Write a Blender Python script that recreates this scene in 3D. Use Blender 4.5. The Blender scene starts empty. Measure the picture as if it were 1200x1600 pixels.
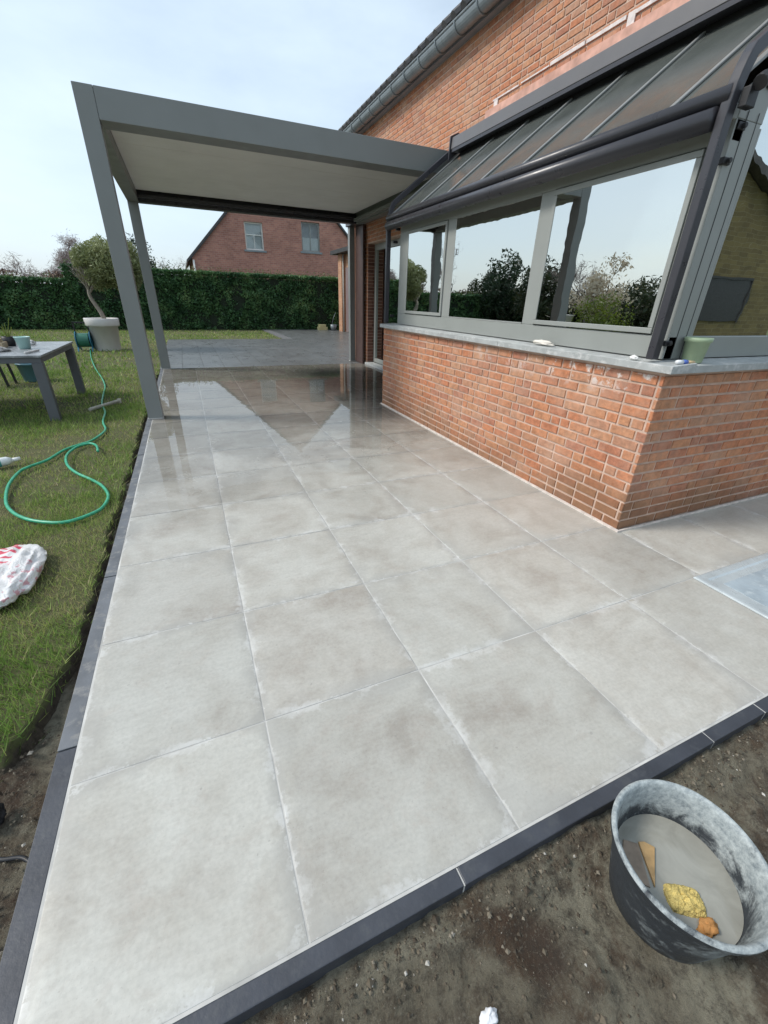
import bpy, math, random
import numpy as np
from mathutils import Vector, Matrix, noise
random.seed(7)
rng = np.random.default_rng(7)
S = bpy.context.scene
COL = S.collection
R_ = math.radians

# ------------------------------------------------------------------ camera
cam_data = bpy.data.cameras.new("camera")
cam = bpy.data.objects.new("camera", cam_data)
COL.objects.link(cam)
cam_data.sensor_fit = 'VERTICAL'
cam_data.sensor_height = 36.0
cam_data.lens = 649.64 / 1600 * 36.0
cam_data.clip_start = 0.02
cam_data.clip_end = 2000
CR = Matrix(((0.91728896, -0.39730341, 0.02703645),
             (-0.15796732, -0.42535445, -0.89113406),
             (0.36555067, 0.81315656, -0.4529339)))
M3 = CR.transposed() @ Matrix(((1, 0, 0), (0, -1, 0), (0, 0, -1)))
cam.matrix_world = Matrix.Translation((0, 0, 1.30)) @ M3.to_4x4()
S.camera = cam

# ------------------------------------------------------------------ sky and sun
SUN_EL, SUN_AZ = R_(45), R_(-72)
w = bpy.data.worlds.new("World")
S.world = w
w.use_nodes = True
nt = w.node_tree
nt.nodes.clear()
wo = nt.nodes.new('ShaderNodeOutputWorld')
bg = nt.nodes.new('ShaderNodeBackground')
sky = nt.nodes.new('ShaderNodeTexSky')
sky.sky_type = 'NISHITA'
sky.sun_disc = False
sky.sun_elevation = SUN_EL
sky.sun_rotation = SUN_AZ
sky.air_density = 1.0
sky.dust_density = 2.0
sky.ozone_density = 1.3
tc = nt.nodes.new('ShaderNodeTexCoord')
mp = nt.nodes.new('ShaderNodeMapping')
mp.inputs['Scale'].default_value = (1.2, 1.2, 3.2)
nz = nt.nodes.new('ShaderNodeTexNoise')
nz.inputs['Scale'].default_value = 1.7
nz.inputs['Detail'].default_value = 6
nz.inputs['Roughness'].default_value = 0.55
cr = nt.nodes.new('ShaderNodeMapRange')
cr.inputs['From Min'].default_value = 0.35
cr.inputs['From Max'].default_value = 0.7
cr.inputs['To Min'].default_value = 0.52
cr.inputs['To Max'].default_value = 0.86
mx = nt.nodes.new('ShaderNodeMixRGB')
mx.inputs['Color2'].default_value = (5.9, 7.0, 7.9, 1)     # thin veil of high cloud
nt.links.new(tc.outputs['Generated'], mp.inputs['Vector'])
nt.links.new(mp.outputs['Vector'], nz.inputs['Vector'])
nt.links.new(nz.outputs['Fac'], cr.inputs['Value'])
nt.links.new(cr.outputs['Result'], mx.inputs['Fac'])
nt.links.new(sky.outputs['Color'], mx.inputs['Color1'])
nt.links.new(mx.outputs['Color'], bg.inputs['Color'])
bg.inputs['Strength'].default_value = 0.132
nt.links.new(bg.outputs['Background'], wo.inputs['Surface'])

sl = bpy.data.lights.new("sun", 'SUN')
sl.energy = 2.4
sl.angle = R_(14)
sl.color = (1.0, 0.955, 0.89)
sun = bpy.data.objects.new("sun", sl)
COL.objects.link(sun)
sd = Vector((math.sin(SUN_AZ) * math.cos(SUN_EL), math.cos(SUN_AZ) * math.cos(SUN_EL), math.sin(SUN_EL)))
sun.rotation_euler = sd.to_track_quat('Z', 'Y').to_euler()
sun.location = (0, 0, 30)

S.view_settings.view_transform = 'Standard'
S.view_settings.look = 'None'
S.view_settings.exposure = 0.25
S.view_settings.gamma = 1.0

# ------------------------------------------------------------------ materials
class NT:
    def __init__(s, name):
        s.m = bpy.data.materials.new(name)
        s.m.use_nodes = True
        s.t = s.m.node_tree
        s.b = s.t.nodes['Principled BSDF']
        s.out = s.t.nodes['Material Output']
    def n(s, typ, **kw):
        o = s.t.nodes.new(typ)
        for k, v in kw.items():
            if k in o.inputs: o.inputs[k].default_value = v
            else: setattr(o, k, v)
        return o
    def l(s, a, b): s.t.links.new(a, b)
    def coord(s): return s.n('ShaderNodeTexCoord').outputs['Object']
    def noise(s, scale, detail=4, rough=0.55, vec=None, dist=0.0):
        o = s.n('ShaderNodeTexNoise')
        o.inputs['Scale'].default_value = scale; o.inputs['Detail'].default_value = detail
        o.inputs['Roughness'].default_value = rough; o.inputs['Distortion'].default_value = dist
        s.l(vec if vec is not None else s.coord(), o.inputs['Vector'])
        return o.outputs['Fac']
    def ramp(s, fac, stops):
        o = s.n('ShaderNodeValToRGB')
        e = o.color_ramp.elements
        while len(e) < len(stops): e.new(0.5)
        for i, (p, c) in enumerate(stops):
            e[i].position = p
            e[i].color = (c, c, c, 1) if isinstance(c, (int, float)) else (c[0], c[1], c[2], 1)
        s.l(fac, o.inputs['Fac'])
        return o.outputs['Color']
    def mix(s, fac, a, b, mode='MIX'):
        o = s.n('ShaderNodeMixRGB', blend_type=mode)
        for inp, v in (('Fac', fac), ('Color1', a), ('Color2', b)):
            if isinstance(v, (int, float)): o.inputs[inp].default_value = v if inp == 'Fac' else (v, v, v, 1)
            elif isinstance(v, tuple): o.inputs[inp].default_value = (v[0], v[1], v[2], 1)
            else: s.l(v, o.inputs[inp])
        return o.outputs['Color']
    def math(s, op, a, b=0.0, clamp=False):
        o = s.n('ShaderNodeMath', operation=op, use_clamp=clamp)
        for i, v in enumerate((a, b)):
            if isinstance(v, (int, float)): o.inputs[i].default_value = v
            else: s.l(v, o.inputs[i])
        return o.outputs[0]
    def rng(s, v, a, b, c=0.0, d=1.0):
        o = s.n('ShaderNodeMapRange')
        s.l(v, o.inputs['Value'])
        o.inputs['From Min'].default_value = a; o.inputs['From Max'].default_value = b
        o.inputs['To Min'].default_value = c; o.inputs['To Max'].default_value = d
        return o.outputs['Result']
    def bump(s, h, strength, dist=0.01):
        o = s.n('ShaderNodeBump')
        o.inputs['Strength'].default_value = strength; o.inputs['Distance'].default_value = dist
        s.l(h, o.inputs['Height']); s.l(o.outputs['Normal'], s.b.inputs['Normal'])
    def base(s, c):
        if isinstance(c, tuple): s.b.inputs['Base Color'].default_value = (c[0], c[1], c[2], 1)
        else: s.l(c, s.b.inputs['Base Color'])
    def rough(s, v):
        if isinstance(v, (int, float)): s.b.inputs['Roughness'].default_value = v
        else: s.l(v, s.b.inputs['Roughness'])

def simple(name, c, rough=0.6, metal=0.0, var=0.12, scale=6, bscale=0, bstr=0.2, bdist=0.005, dirt=None):
    k = NT(name)
    f = k.noise(scale, 5)
    lo = tuple(x * (1 - var) for x in c); hi = tuple(min(1, x * (1 + var)) for x in c)
    col = k.ramp(f, [(0.3, lo), (0.7, hi)])
    if dirt:
        col = k.mix(k.ramp(k.noise(scale * 2.3, 8, 0.7), [(0.52, 0), (0.66, 1)]), col, dirt)
    k.base(col)
    k.rough(k.rng(k.noise(scale * 1.7, 4), 0.3, 0.7, max(0.02, rough - 0.08), min(1, rough + 0.08)))
    k.b.inputs['Metallic'].default_value = metal
    if bscale: k.bump(k.noise(bscale, 4), bstr, bdist)
    return k.m

def rndmat(name, stops, rough=0.7, nscale=30, namount=0.25, bscale=0, bstr=0.3, bdist=0.004):
    """colour from the per-face random attribute of the mesh"""
    k = NT(name)
    a = k.n('ShaderNodeAttribute', attribute_name='rnd')
    sep = k.n('ShaderNodeSeparateColor'); k.l(a.outputs['Color'], sep.inputs[0])
    c = k.ramp(sep.outputs[0], stops)
    n = k.ramp(k.noise(nscale, 5, 0.65), [(0.25, 1 - namount), (0.75, 1 + namount * 0.6)])
    c = k.mix(1.0, c, n, 'MULTIPLY')
    k.base(c); k.rough(rough)
    if bscale: k.bump(k.noise(bscale, 5, 0.7), bstr, bdist)
    return k

MT = {}
# brick of the main house: per brick colour, speckle and limewash bloom
k = rndmat('orange_brick', [(0.0, (0.40, 0.165, 0.10)), (0.25, (0.47, 0.18, 0.09)), (0.55, (0.51, 0.205, 0.10)), (0.8, (0.51, 0.24, 0.125)), (1.0, (0.45, 0.225, 0.14))], 0.85, 26, 0.42, 70, 0.6, 0.005)
src = k.b.inputs['Base Color'].links[0].from_socket
bloom = k.ramp(k.noise(3.0, 8, 0.72), [(0.44, 0.0), (0.72, 0.5)])
c2 = k.mix(bloom, src, (0.50, 0.36, 0.27))
sx = k.n('ShaderNodeSeparateXYZ'); k.l(k.coord(), sx.inputs[0])
# limewash smears under the sill near the corner and damp brick at the foot of the bay
up = k.math('MULTIPLY', k.rng(sx.outputs['Z'], 0.80, 0.90), k.rng(sx.outputs['Z'], 1.02, 0.97))
upy = k.rng(sx.outputs['Y'], 4.2, 2.0)
up = k.math('MULTIPLY', up, k.math('LESS_THAN', sx.outputs['X'], 2.373))
sm = k.math('MULTIPLY', k.math('MULTIPLY', up, upy), k.ramp(k.noise(9, 5, 0.7), [(0.52, 0), (0.60, 1)]))
c3 = k.mix(sm, c2, (0.66, 0.60, 0.56))
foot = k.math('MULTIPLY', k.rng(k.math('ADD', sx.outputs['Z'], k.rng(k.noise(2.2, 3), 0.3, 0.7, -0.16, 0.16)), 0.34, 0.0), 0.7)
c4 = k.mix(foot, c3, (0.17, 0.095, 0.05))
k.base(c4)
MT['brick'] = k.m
MT['mortar'] = simple('mortar', (0.53, 0.38, 0.30), 0.95, 0, 0.2, 9, 120, 0.6, 0.003)
MT['brownhedge'] = rndmat('brown_hedge_leaf', [(0, (.10, .06, .04)), (1, (.22, .14, .10))]).m
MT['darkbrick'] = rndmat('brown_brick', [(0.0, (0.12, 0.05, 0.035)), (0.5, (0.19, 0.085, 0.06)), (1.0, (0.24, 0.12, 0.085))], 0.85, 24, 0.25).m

def brick_shader(name, c1, c2, mort, sc=1.0, vertical='XZ', bw=0.215, rh=0.065):
    k = NT(name)
    sxyz = k.n('ShaderNodeSeparateXYZ'); k.l(k.coord(), sxyz.inputs[0])
    cb = k.n('ShaderNodeCombineXYZ')
    k.l(sxyz.outputs[vertical[0]], cb.inputs[0]); k.l(sxyz.outputs[vertical[1]], cb.inputs[1])
    b = k.n('ShaderNodeTexBrick')
    k.l(cb.outputs[0], b.inputs['Vector'])
    b.inputs['Scale'].default_value = 1
    b.inputs['Brick Width'].default_value = bw; b.inputs['Row Height'].default_value = rh
    b.inputs['Mortar Size'].default_value = 0.007; b.inputs['Mortar Smooth'].default_value = 0.3
    b.inputs['Color1'].default_value = (*c1, 1); b.inputs['Color2'].default_value = (*c2, 1)
    b.inputs['Mortar'].default_value = (*mort, 1)
    n = k.ramp(k.noise(1.1, 7, 0.7), [(0.25, 0.72), (0.75, 1.25)])
    k.base(k.mix(1.0, b.outputs['Color'], n, 'MULTIPLY')); k.rough(0.9)
    k.bump(b.outputs['Fac'], -0.5, 0.01)
    return k.m
MT['redbrick'] = brick_shader('red_brick', (0.44, 0.21, 0.155), (0.32, 0.145, 0.115), (0.40, 0.29, 0.24), bw=0.24, rh=0.1)
MT['yellowbrick'] = brick_shader('yellow_brick', (0.165, 0.135, 0.055), (0.115, 0.092, 0.04), (0.19, 0.17, 0.10), bw=.42, rh=.14)
MT['tanbrick'] = brick_shader('tan_brick', (0.50, 0.27, 0.15), (0.42, 0.2, 0.11), (0.45, 0.33, 0.24), vertical='YZ')

# paving: wet pale concrete-look tiles
X_LINES = [-0.53, 0.035, 0.63, 1.22, 1.805, 2.385, 2.975, 3.565, 4.155, 4.745, 5.335, 5.925]
Y0, YP = 0.415, 0.605
def paving_mat(name, dark=False):
    k = NT(name)
    co = k.coord()
    s3 = k.n('ShaderNodeSeparateXYZ'); k.l(co, s3.inputs[0])
    a = k.n('ShaderNodeAttribute', attribute_name='rnd')
    sep = k.n('ShaderNodeSeparateColor'); k.l(a.outputs['Color'], sep.inputs[0])
    edge = k.n('ShaderNodeAttribute', attribute_name='edge')       # distance to the tile edge in metres
    e = k.math('MULTIPLY', edge.outputs['Fac'], 1.0)
    # shifted noise per tile so that the cloudy figure stops at each joint
    off = k.n('ShaderNodeVectorMath', operation='SCALE'); k.l(a.outputs['Color'], off.inputs[0]); off.inputs['Scale'].default_value = 17
    ad = k.n('ShaderNodeVectorMath', operation='ADD'); k.l(co, ad.inputs[0]); k.l(off.outputs[0], ad.inputs[1])
    v = ad.outputs[0]
    n1 = k.noise(2.6, 7, 0.62, v, 0.6)
    n2 = k.noise(11, 8, 0.7, v)
    n3 = k.noise(160, 2, 0.5, v)
    if dark:
        col = k.ramp(n1, [(0.3, (0.10, 0.105, 0.104)), (0.7, (0.15, 0.155, 0.151))])
        col = k.mix(k.ramp(n2, [(0.6, 0), (0.85, 0.3)]), col, (0.18, 0.18, 0.176))
    else:
        col = k.ramp(n1, [(0.28, (0.300, 0.272, 0.240)), (0.45, (0.380, 0.362, 0.328)), (0.62, (0.440, 0.430, 0.398))])
        col = k.mix(k.ramp(n2, [(0.42, 0.0), (0.75, 0.55)]), col, (0.475, 0.468, 0.442))
        col = k.mix(k.ramp(n3, [(0.24, 0.35), (0.36, 0.0)]), col, (0.25, 0.23, 0.21))
    if not dark:
        col = k.mix(k.rng(sep.outputs[2], 0, 1, 0.0, 0.5), col, k.mix(1.0, col, (1.03, 0.975, 0.955), 'MULTIPLY'))
        col = k.mix(1.0, col, (1.01, 1.015, 0.995), 'MULTIPLY')
    tone = k.rng(sep.outputs[1], 0, 1, 0.92, 1.07)
    col = k.mix(1.0, col, k.mix(1, tone, tone, 'MIX'), 'MULTIPLY')
    if not dark:
        mpn = k.n('ShaderNodeMapping'); mpn.inputs['Scale'].default_value = (1.0, 7.0, 1.0); mpn.inputs['Rotation'].default_value = (0, 0, 0.5); k.l(v, mpn.inputs['Vector'])
        st = k.noise(9, 7, 0.75, mpn.outputs[0])
        col = k.mix(1.0, col, k.ramp(st, [(0.3, 0.94), (0.7, 1.05)]), 'MULTIPLY')
        blot = k.ramp(k.noise(7.5, 9, 0.8, v, 0.4), [(0.53, 0), (0.66, 0.42)])
        col = k.mix(blot, col, (0.36, 0.318, 0.275))
        grit = k.ramp(k.noise(85, 3, 0.6, v), [(0.3, 0.92), (0.6, 1.03)])
        col = k.mix(1.0, col, grit, 'MULTIPLY')
    if not dark:
        # grout haze spread irregularly along the joints
        wob = k.noise(5.5, 6, 0.75)
        wid = k.rng(wob, 0.50, 0.80, 0.001, 0.13)
        hz = k.math('SUBTRACT', 1.0, k.math('DIVIDE', e, wid), True)
        hz = k.math('MULTIPLY', hz, k.rng(k.noise(20, 6, 0.65), 0.3, 0.65, 0.25, 0.9))
        col = k.mix(k.math('MULTIPLY', hz, 0.72), col, (0.62, 0.62, 0.605))
        # damp rim beside some joints
        dm = k.math('MULTIPLY', k.math('SUBTRACT', 1.0, k.math('DIVIDE', e, k.rng(k.noise(3.1, 3), 0.45, 0.75, 0.001, 0.16)), True), k.math('SUBTRACT', 1.0, hz))
        col = k.mix(k.math('MULTIPLY', dm, 0.6), col, (0.33, 0.32, 0.295))
        # trodden specks
        col = k.mix(k.ramp(k.noise(48, 2, 0.3), [(0.76, 0), (0.79, 0.4)]), col, (0.22, 0.21, 0.19))
    BASE = col
    # water film: nearly everywhere towards the pergola, patchy in front
    wet = k.math('ADD', k.rng(s3.outputs['Y'], 1.0, 5.0, -0.32, 0.60), k.rng(k.noise(1.25, 5, 0.6, dist=0.8), 0.3, 0.7, -0.2, 0.25))
    wet = k.math('ADD', wet, k.rng(s3.outputs['X'], -0.6, 1.4, 0.06, -0.05))
    wet = k.math('MAXIMUM', k.math('MINIMUM', wet, 1.0), 0.0)
    # soaked stone is darker than dry stone
    k.base(k.mix(k.rng(wet, 0.1, 0.8, 0.0, 0.0 if dark else 0.3), BASE, k.mix(1.0, BASE, (0.90, 0.89, 0.88), 'MULTIPLY')))
    if dark:
        k.rough(k.rng(k.noise(3, 6, 0.7), 0.3, 0.7, 0.22, 0.42))
    else:
        rr = k.rng(wet, 0.0, 0.7, 0.40, 0.07)
        rr = k.math('ADD', rr, k.math('MULTIPLY', k.rng(n2, 0.3, 0.7, -0.012, 0.05), k.math('SUBTRACT', 1.08, wet)))
        k.rough(k.math('MAXIMUM', rr, 0.008))
    k.b.inputs['IOR'].default_value = 1.45
    hgt = k.math('ADD', k.math('MULTIPLY', k.noise(45, 6, 0.65, v), k.math('SUBTRACT', 1.02, wet)), k.math('MULTIPLY', k.noise(4.5, 2, 0.4), 0.12))
    k.bump(hgt, 0.10 if not dark else 0.3, 0.004)
    return k.m
MT['tile'] = paving_mat('pale_tile')
MT['bluestone'] = paving_mat('bluestone', True)
MT['grout'] = simple('grout', (0.46, 0.45, 0.425), 0.9, 0, 0.35, 5)
MT['grout_dark'] = simple('grout_dark', (0.12, 0.12, 0.12), 0.9, 0, 0.2, 14)
MT['kerb'] = simple('kerb_stone', (0.043, 0.047, 0.058), 0.5, 0, 0.25, 7, 90, 0.3, 0.003, dirt=(0.06, 0.064, 0.072))
MT['kerbdusty'] = simple('kerb_stone_dusty', (0.12, 0.128, 0.14), 0.6, 0, 0.25, 7, 90, 0.3, 0.003, dirt=(0.22, 0.215, 0.205))
MT['ppc_grey'] = simple('grey_powder_coat', (0.205, 0.218, 0.212), 0.42, 0, 0.03, 3, 900, 0.05, 0.0005)
MT['frame_grey'] = simple('window_grey', (0.275, 0.288, 0.272), 0.42, 0, 0.04, 4, 700, 0.05, 0.0005)
MT['frame_dark'] = simple('window_gap', (0.03, 0.032, 0.032), 0.6, 0, 0.05, 4)
MT['anthracite'] = simple('anthracite', (0.040, 0.039, 0.046), 0.33, 0.0, 0.06, 6)
MT['cassette'] = simple('cassette_grey', (0.125, 0.12, 0.123), 0.40, 0.0, 0.05, 4)
MT['black'] = simple('black_plastic', (0.018, 0.018, 0.02), 0.45, 0, 0.2, 12)
MT['sillstone'] = simple('sill_stone', (0.36, 0.375, 0.37), 0.6, 0, 0.16, 8, 60, 0.3, 0.003, dirt=(0.52, 0.52, 0.51))
MT['zinc'] = simple('zinc', (0.22, 0.25, 0.265), 0.42, 0.3, 0.15, 5)
MT['bar'] = simple('glazing_bar', (0.24, 0.245, 0.24), 0.4, 0.1, 0.05, 5)
MT['rooftile'] = simple('roof_tile', (0.08, 0.075, 0.075), 0.7, 0, 0.3, 5, 30, 0.4, 0.01)
MT['cream'] = simple('white_paint', (0.70, 0.70, 0.66), 0.6, 0, 0.06, 5)
MT['blind'] = simple('white_blind', (0.82, 0.84, 0.84), 0.8, 0, 0.05, 5)
MT['darkroom'] = simple('dark_room', (0.06, 0.055, 0.05), 0.9, 0, 0.2, 2)
MT['roomwall'] = simple('room_wall', (0.22, 0.21, 0.18), 0.9, 0, 0.1, 2)
MT['ceil'] = simple('ceiling_panel', (0.80, 0.80, 0.76), 0.5, 0, 0.04, 3)
MT['potwhite'] = simple('pot_glaze', (0.62, 0.60, 0.58), 0.4, 0, 0.06, 5)
MT['bark'] = simple('bark', (0.22, 0.19, 0.15), 0.9, 0, 0.35, 14, 40, 0.6, 0.01)
MT['twig'] = simple('twig', (0.20, 0.165, 0.15), 0.9, 0, 0.2, 10)
MT['wood'] = simple('pale_wood', (0.42, 0.40, 0.35), 0.8, 0, 0.2, 20)

def glass(name, refl, tint, trans):
    k = NT(name)
    k.t.nodes.remove(k.b)
    g = k.n('ShaderNodeBsdfGlossy'); g.inputs['Roughness'].default_value = 0.0
    g.inputs['Color'].default_value = (*tint, 1)
    t = k.n('ShaderNodeBsdfTransparent'); t.inputs['Color'].default_value = (*trans, 1)
    lw = k.n('ShaderNodeFresnel'); lw.inputs['IOR'].default_value = 1.5
    f = k.math('MINIMUM', k.math('ADD', lw.outputs[0], refl), 1.0)
    m = k.n('ShaderNodeMixShader')
    k.l(f, m.inputs[0]); k.l(t.outputs[0], m.inputs[1]); k.l(g.outputs[0], m.inputs[2])
    # float glass is never dead flat
    b = k.n('ShaderNodeBump'); b.inputs['Strength'].default_value = 0.05; b.inputs['Distance'].default_value = 0.02
    k.l(k.noise(2.2, 3), b.inputs['Height']); k.l(b.outputs[0], g.inputs['Normal'])
    k.l(m.outputs[0], k.out.inputs['Surface'])
    return k.m
MT['glass'] = glass('solar_glass', 0.62, (0.93, 0.965, 0.945), (0.5, 0.52, 0.5))
k = NT('roof_glass'); k.base(k.ramp(k.noise(3, 5, .7), [(.3, (.075, .085, .08)), (.7, (.12, .13, .12))])); k.rough(k.rng(k.noise(7, 5, .7), .3, .7, .10, .24)); k.b.inputs['IOR'].default_value = 1.7; k.b.inputs['Alpha'].default_value = .93; MT['roofglass'] = k.m
MT['plainglass'] = glass('plain_glass', 0.0, (0.85, 0.88, 0.88), (0.9, 0.92, 0.92))

def leafmat(name, stops, rough=0.55, trans=0.25):
    k = rndmat(name, stops, rough, 20, 0.15)
    src = k.b.inputs['Base Color'].links[0].from_socket
    tr = k.n('ShaderNodeBsdfTranslucent'); k.l(src, tr.inputs['Color'])
    ms = k.n('ShaderNodeMixShader'); ms.inputs[0].default_value = trans
    k.l(k.b.outputs[0], ms.inputs[1]); k.l(tr.outputs[0], ms.inputs[2])
    k.l(ms.outputs[0], k.out.inputs['Surface'])
    return k.m
MT['hedge'] = leafmat('hedge_leaf', [(0, (0.02, 0.065, 0.024)), (0.45, (0.06, 0.15, 0.052)), (0.8, (0.12, 0.235, 0.085)), (1, (0.21, 0.32, 0.12))])
MT['hedgetop'] = leafmat('hedge_young_leaf', [(0, (0.06, 0.09, 0.025)), (1, (0.16, 0.19, 0.06))])
MT['olive'] = leafmat('olive_leaf', [(0, (0.13, 0.16, 0.06)), (0.5, (0.25, 0.28, 0.12)), (1, (0.38, 0.41, 0.21))])
MT['conifer'] = leafmat('conifer_leaf', [(0, (0.015, 0.035, 0.015)), (1, (0.045, 0.08, 0.035))])
MT['shrub'] = leafmat('shrub_leaf', [(0, (0.025, 0.04, 0.015)), (0.6, (0.05, 0.07, 0.03)), (1, (0.10, 0.09, 0.04))])
MT['bright'] = leafmat('bright_leaf', [(0, (0.09, 0.14, 0.015)), (1, (0.25, 0.31, 0.04))])
MT['blossom'] = leafmat('blossom', [(0, (0.42, 0.34, 0.24)), (1, (0.75, 0.68, 0.55))])
MT['greyleaf'] = leafmat('bare_spray', [(0, (0.20, 0.16, 0.15)), (1, (0.36, 0.30, 0.28))])
MT['grass'] = leafmat('grass_blade', [(0, (0.13, 0.23, 0.04)), (0.35, (0.26, 0.39, 0.08)), (0.6, (0.40, 0.46, 0.135)), (0.8, (0.40, 0.355, 0.16)), (1, (0.55, 0.46, 0.26))], 0.6, 0.35)

def ground_mat(name, greens, soil, sc=1.5):
    k = NT(name)
    n1 = k.noise(sc, 7, 0.65); n2 = k.noise(sc * 14, 6, 0.75)
    col = k.ramp(n1, [(0.3, greens[0]), (0.7, greens[1])])
    col = k.mix(k.ramp(n2, [(0.4, 0.0), (0.65, 0.8)]), col, soil)
    if name == 'lawn_ground':
        zz = k.n('ShaderNodeSeparateXYZ'); k.l(k.coord(), zz.inputs[0])
        col = k.mix(k.rng(zz.outputs['Z'], -0.05, -0.062), col, k.ramp(k.noise(30, 5, .7), [(.3, (.035, .026, .017)), (.7, (.10, .08, .055))]))
    k.base(col); k.rough(0.95)
    k.bump(k.noise(60, 6, 0.75), 0.9, 0.015)
    return k.m
MT['lawn'] = ground_mat('lawn_ground', [(0.055, 0.07, 0.018), (0.11, 0.12, 0.04)], (0.09, 0.075, 0.04))
MT['field'] = ground_mat('field_ground', [(0.06, 0.09, 0.02), (0.13, 0.16, 0.05)], (0.12, 0.11, 0.05), 0.3)
def soil_mat():
    k = NT('sandy_soil')
    n1 = k.noise(1.6, 8, 0.65, dist=0.6); n2 = k.noise(22, 9, 0.85); n3 = k.noise(130, 4, 0.75); n4 = k.noise(5, 6, 0.7)
    col = k.ramp(n1, [(0.38, (0.085, 0.055, 0.035)), (0.44, (0.22, 0.192, 0.135)), (0.58, (0.38, 0.35, 0.26))])
    col = k.mix(k.ramp(n4, [(0.52, 0), (0.62, 0.8)]), col, (0.095, 0.052, 0.026))
    col = k.mix(k.ramp(n2, [(0.36, 0.9), (0.52, 0)]), col, (0.06, 0.046, 0.032))
    col = k.mix(k.ramp(n3, [(0.55, 0), (0.72, 0.7)]), col, (0.34, 0.31, 0.24))
    k.base(col); k.rough(0.95)
    h = k.math('ADD', k.math('MULTIPLY', n2, 1.0), k.math('MULTIPLY', n3, 0.5))
    k.bump(h, 1.0, 0.035)
    return k.m
MT['soil'] = soil_mat()
MT['pebble'] = rndmat('pebble', [(0, (0.06, 0.045, 0.03)), (0.55, (0.14, 0.115, 0.08)), (0.92, (0.22, 0.19, 0.145)), (1, (0.5, 0.48, 0.44))], 0.85, 40, 0.2).m

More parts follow.
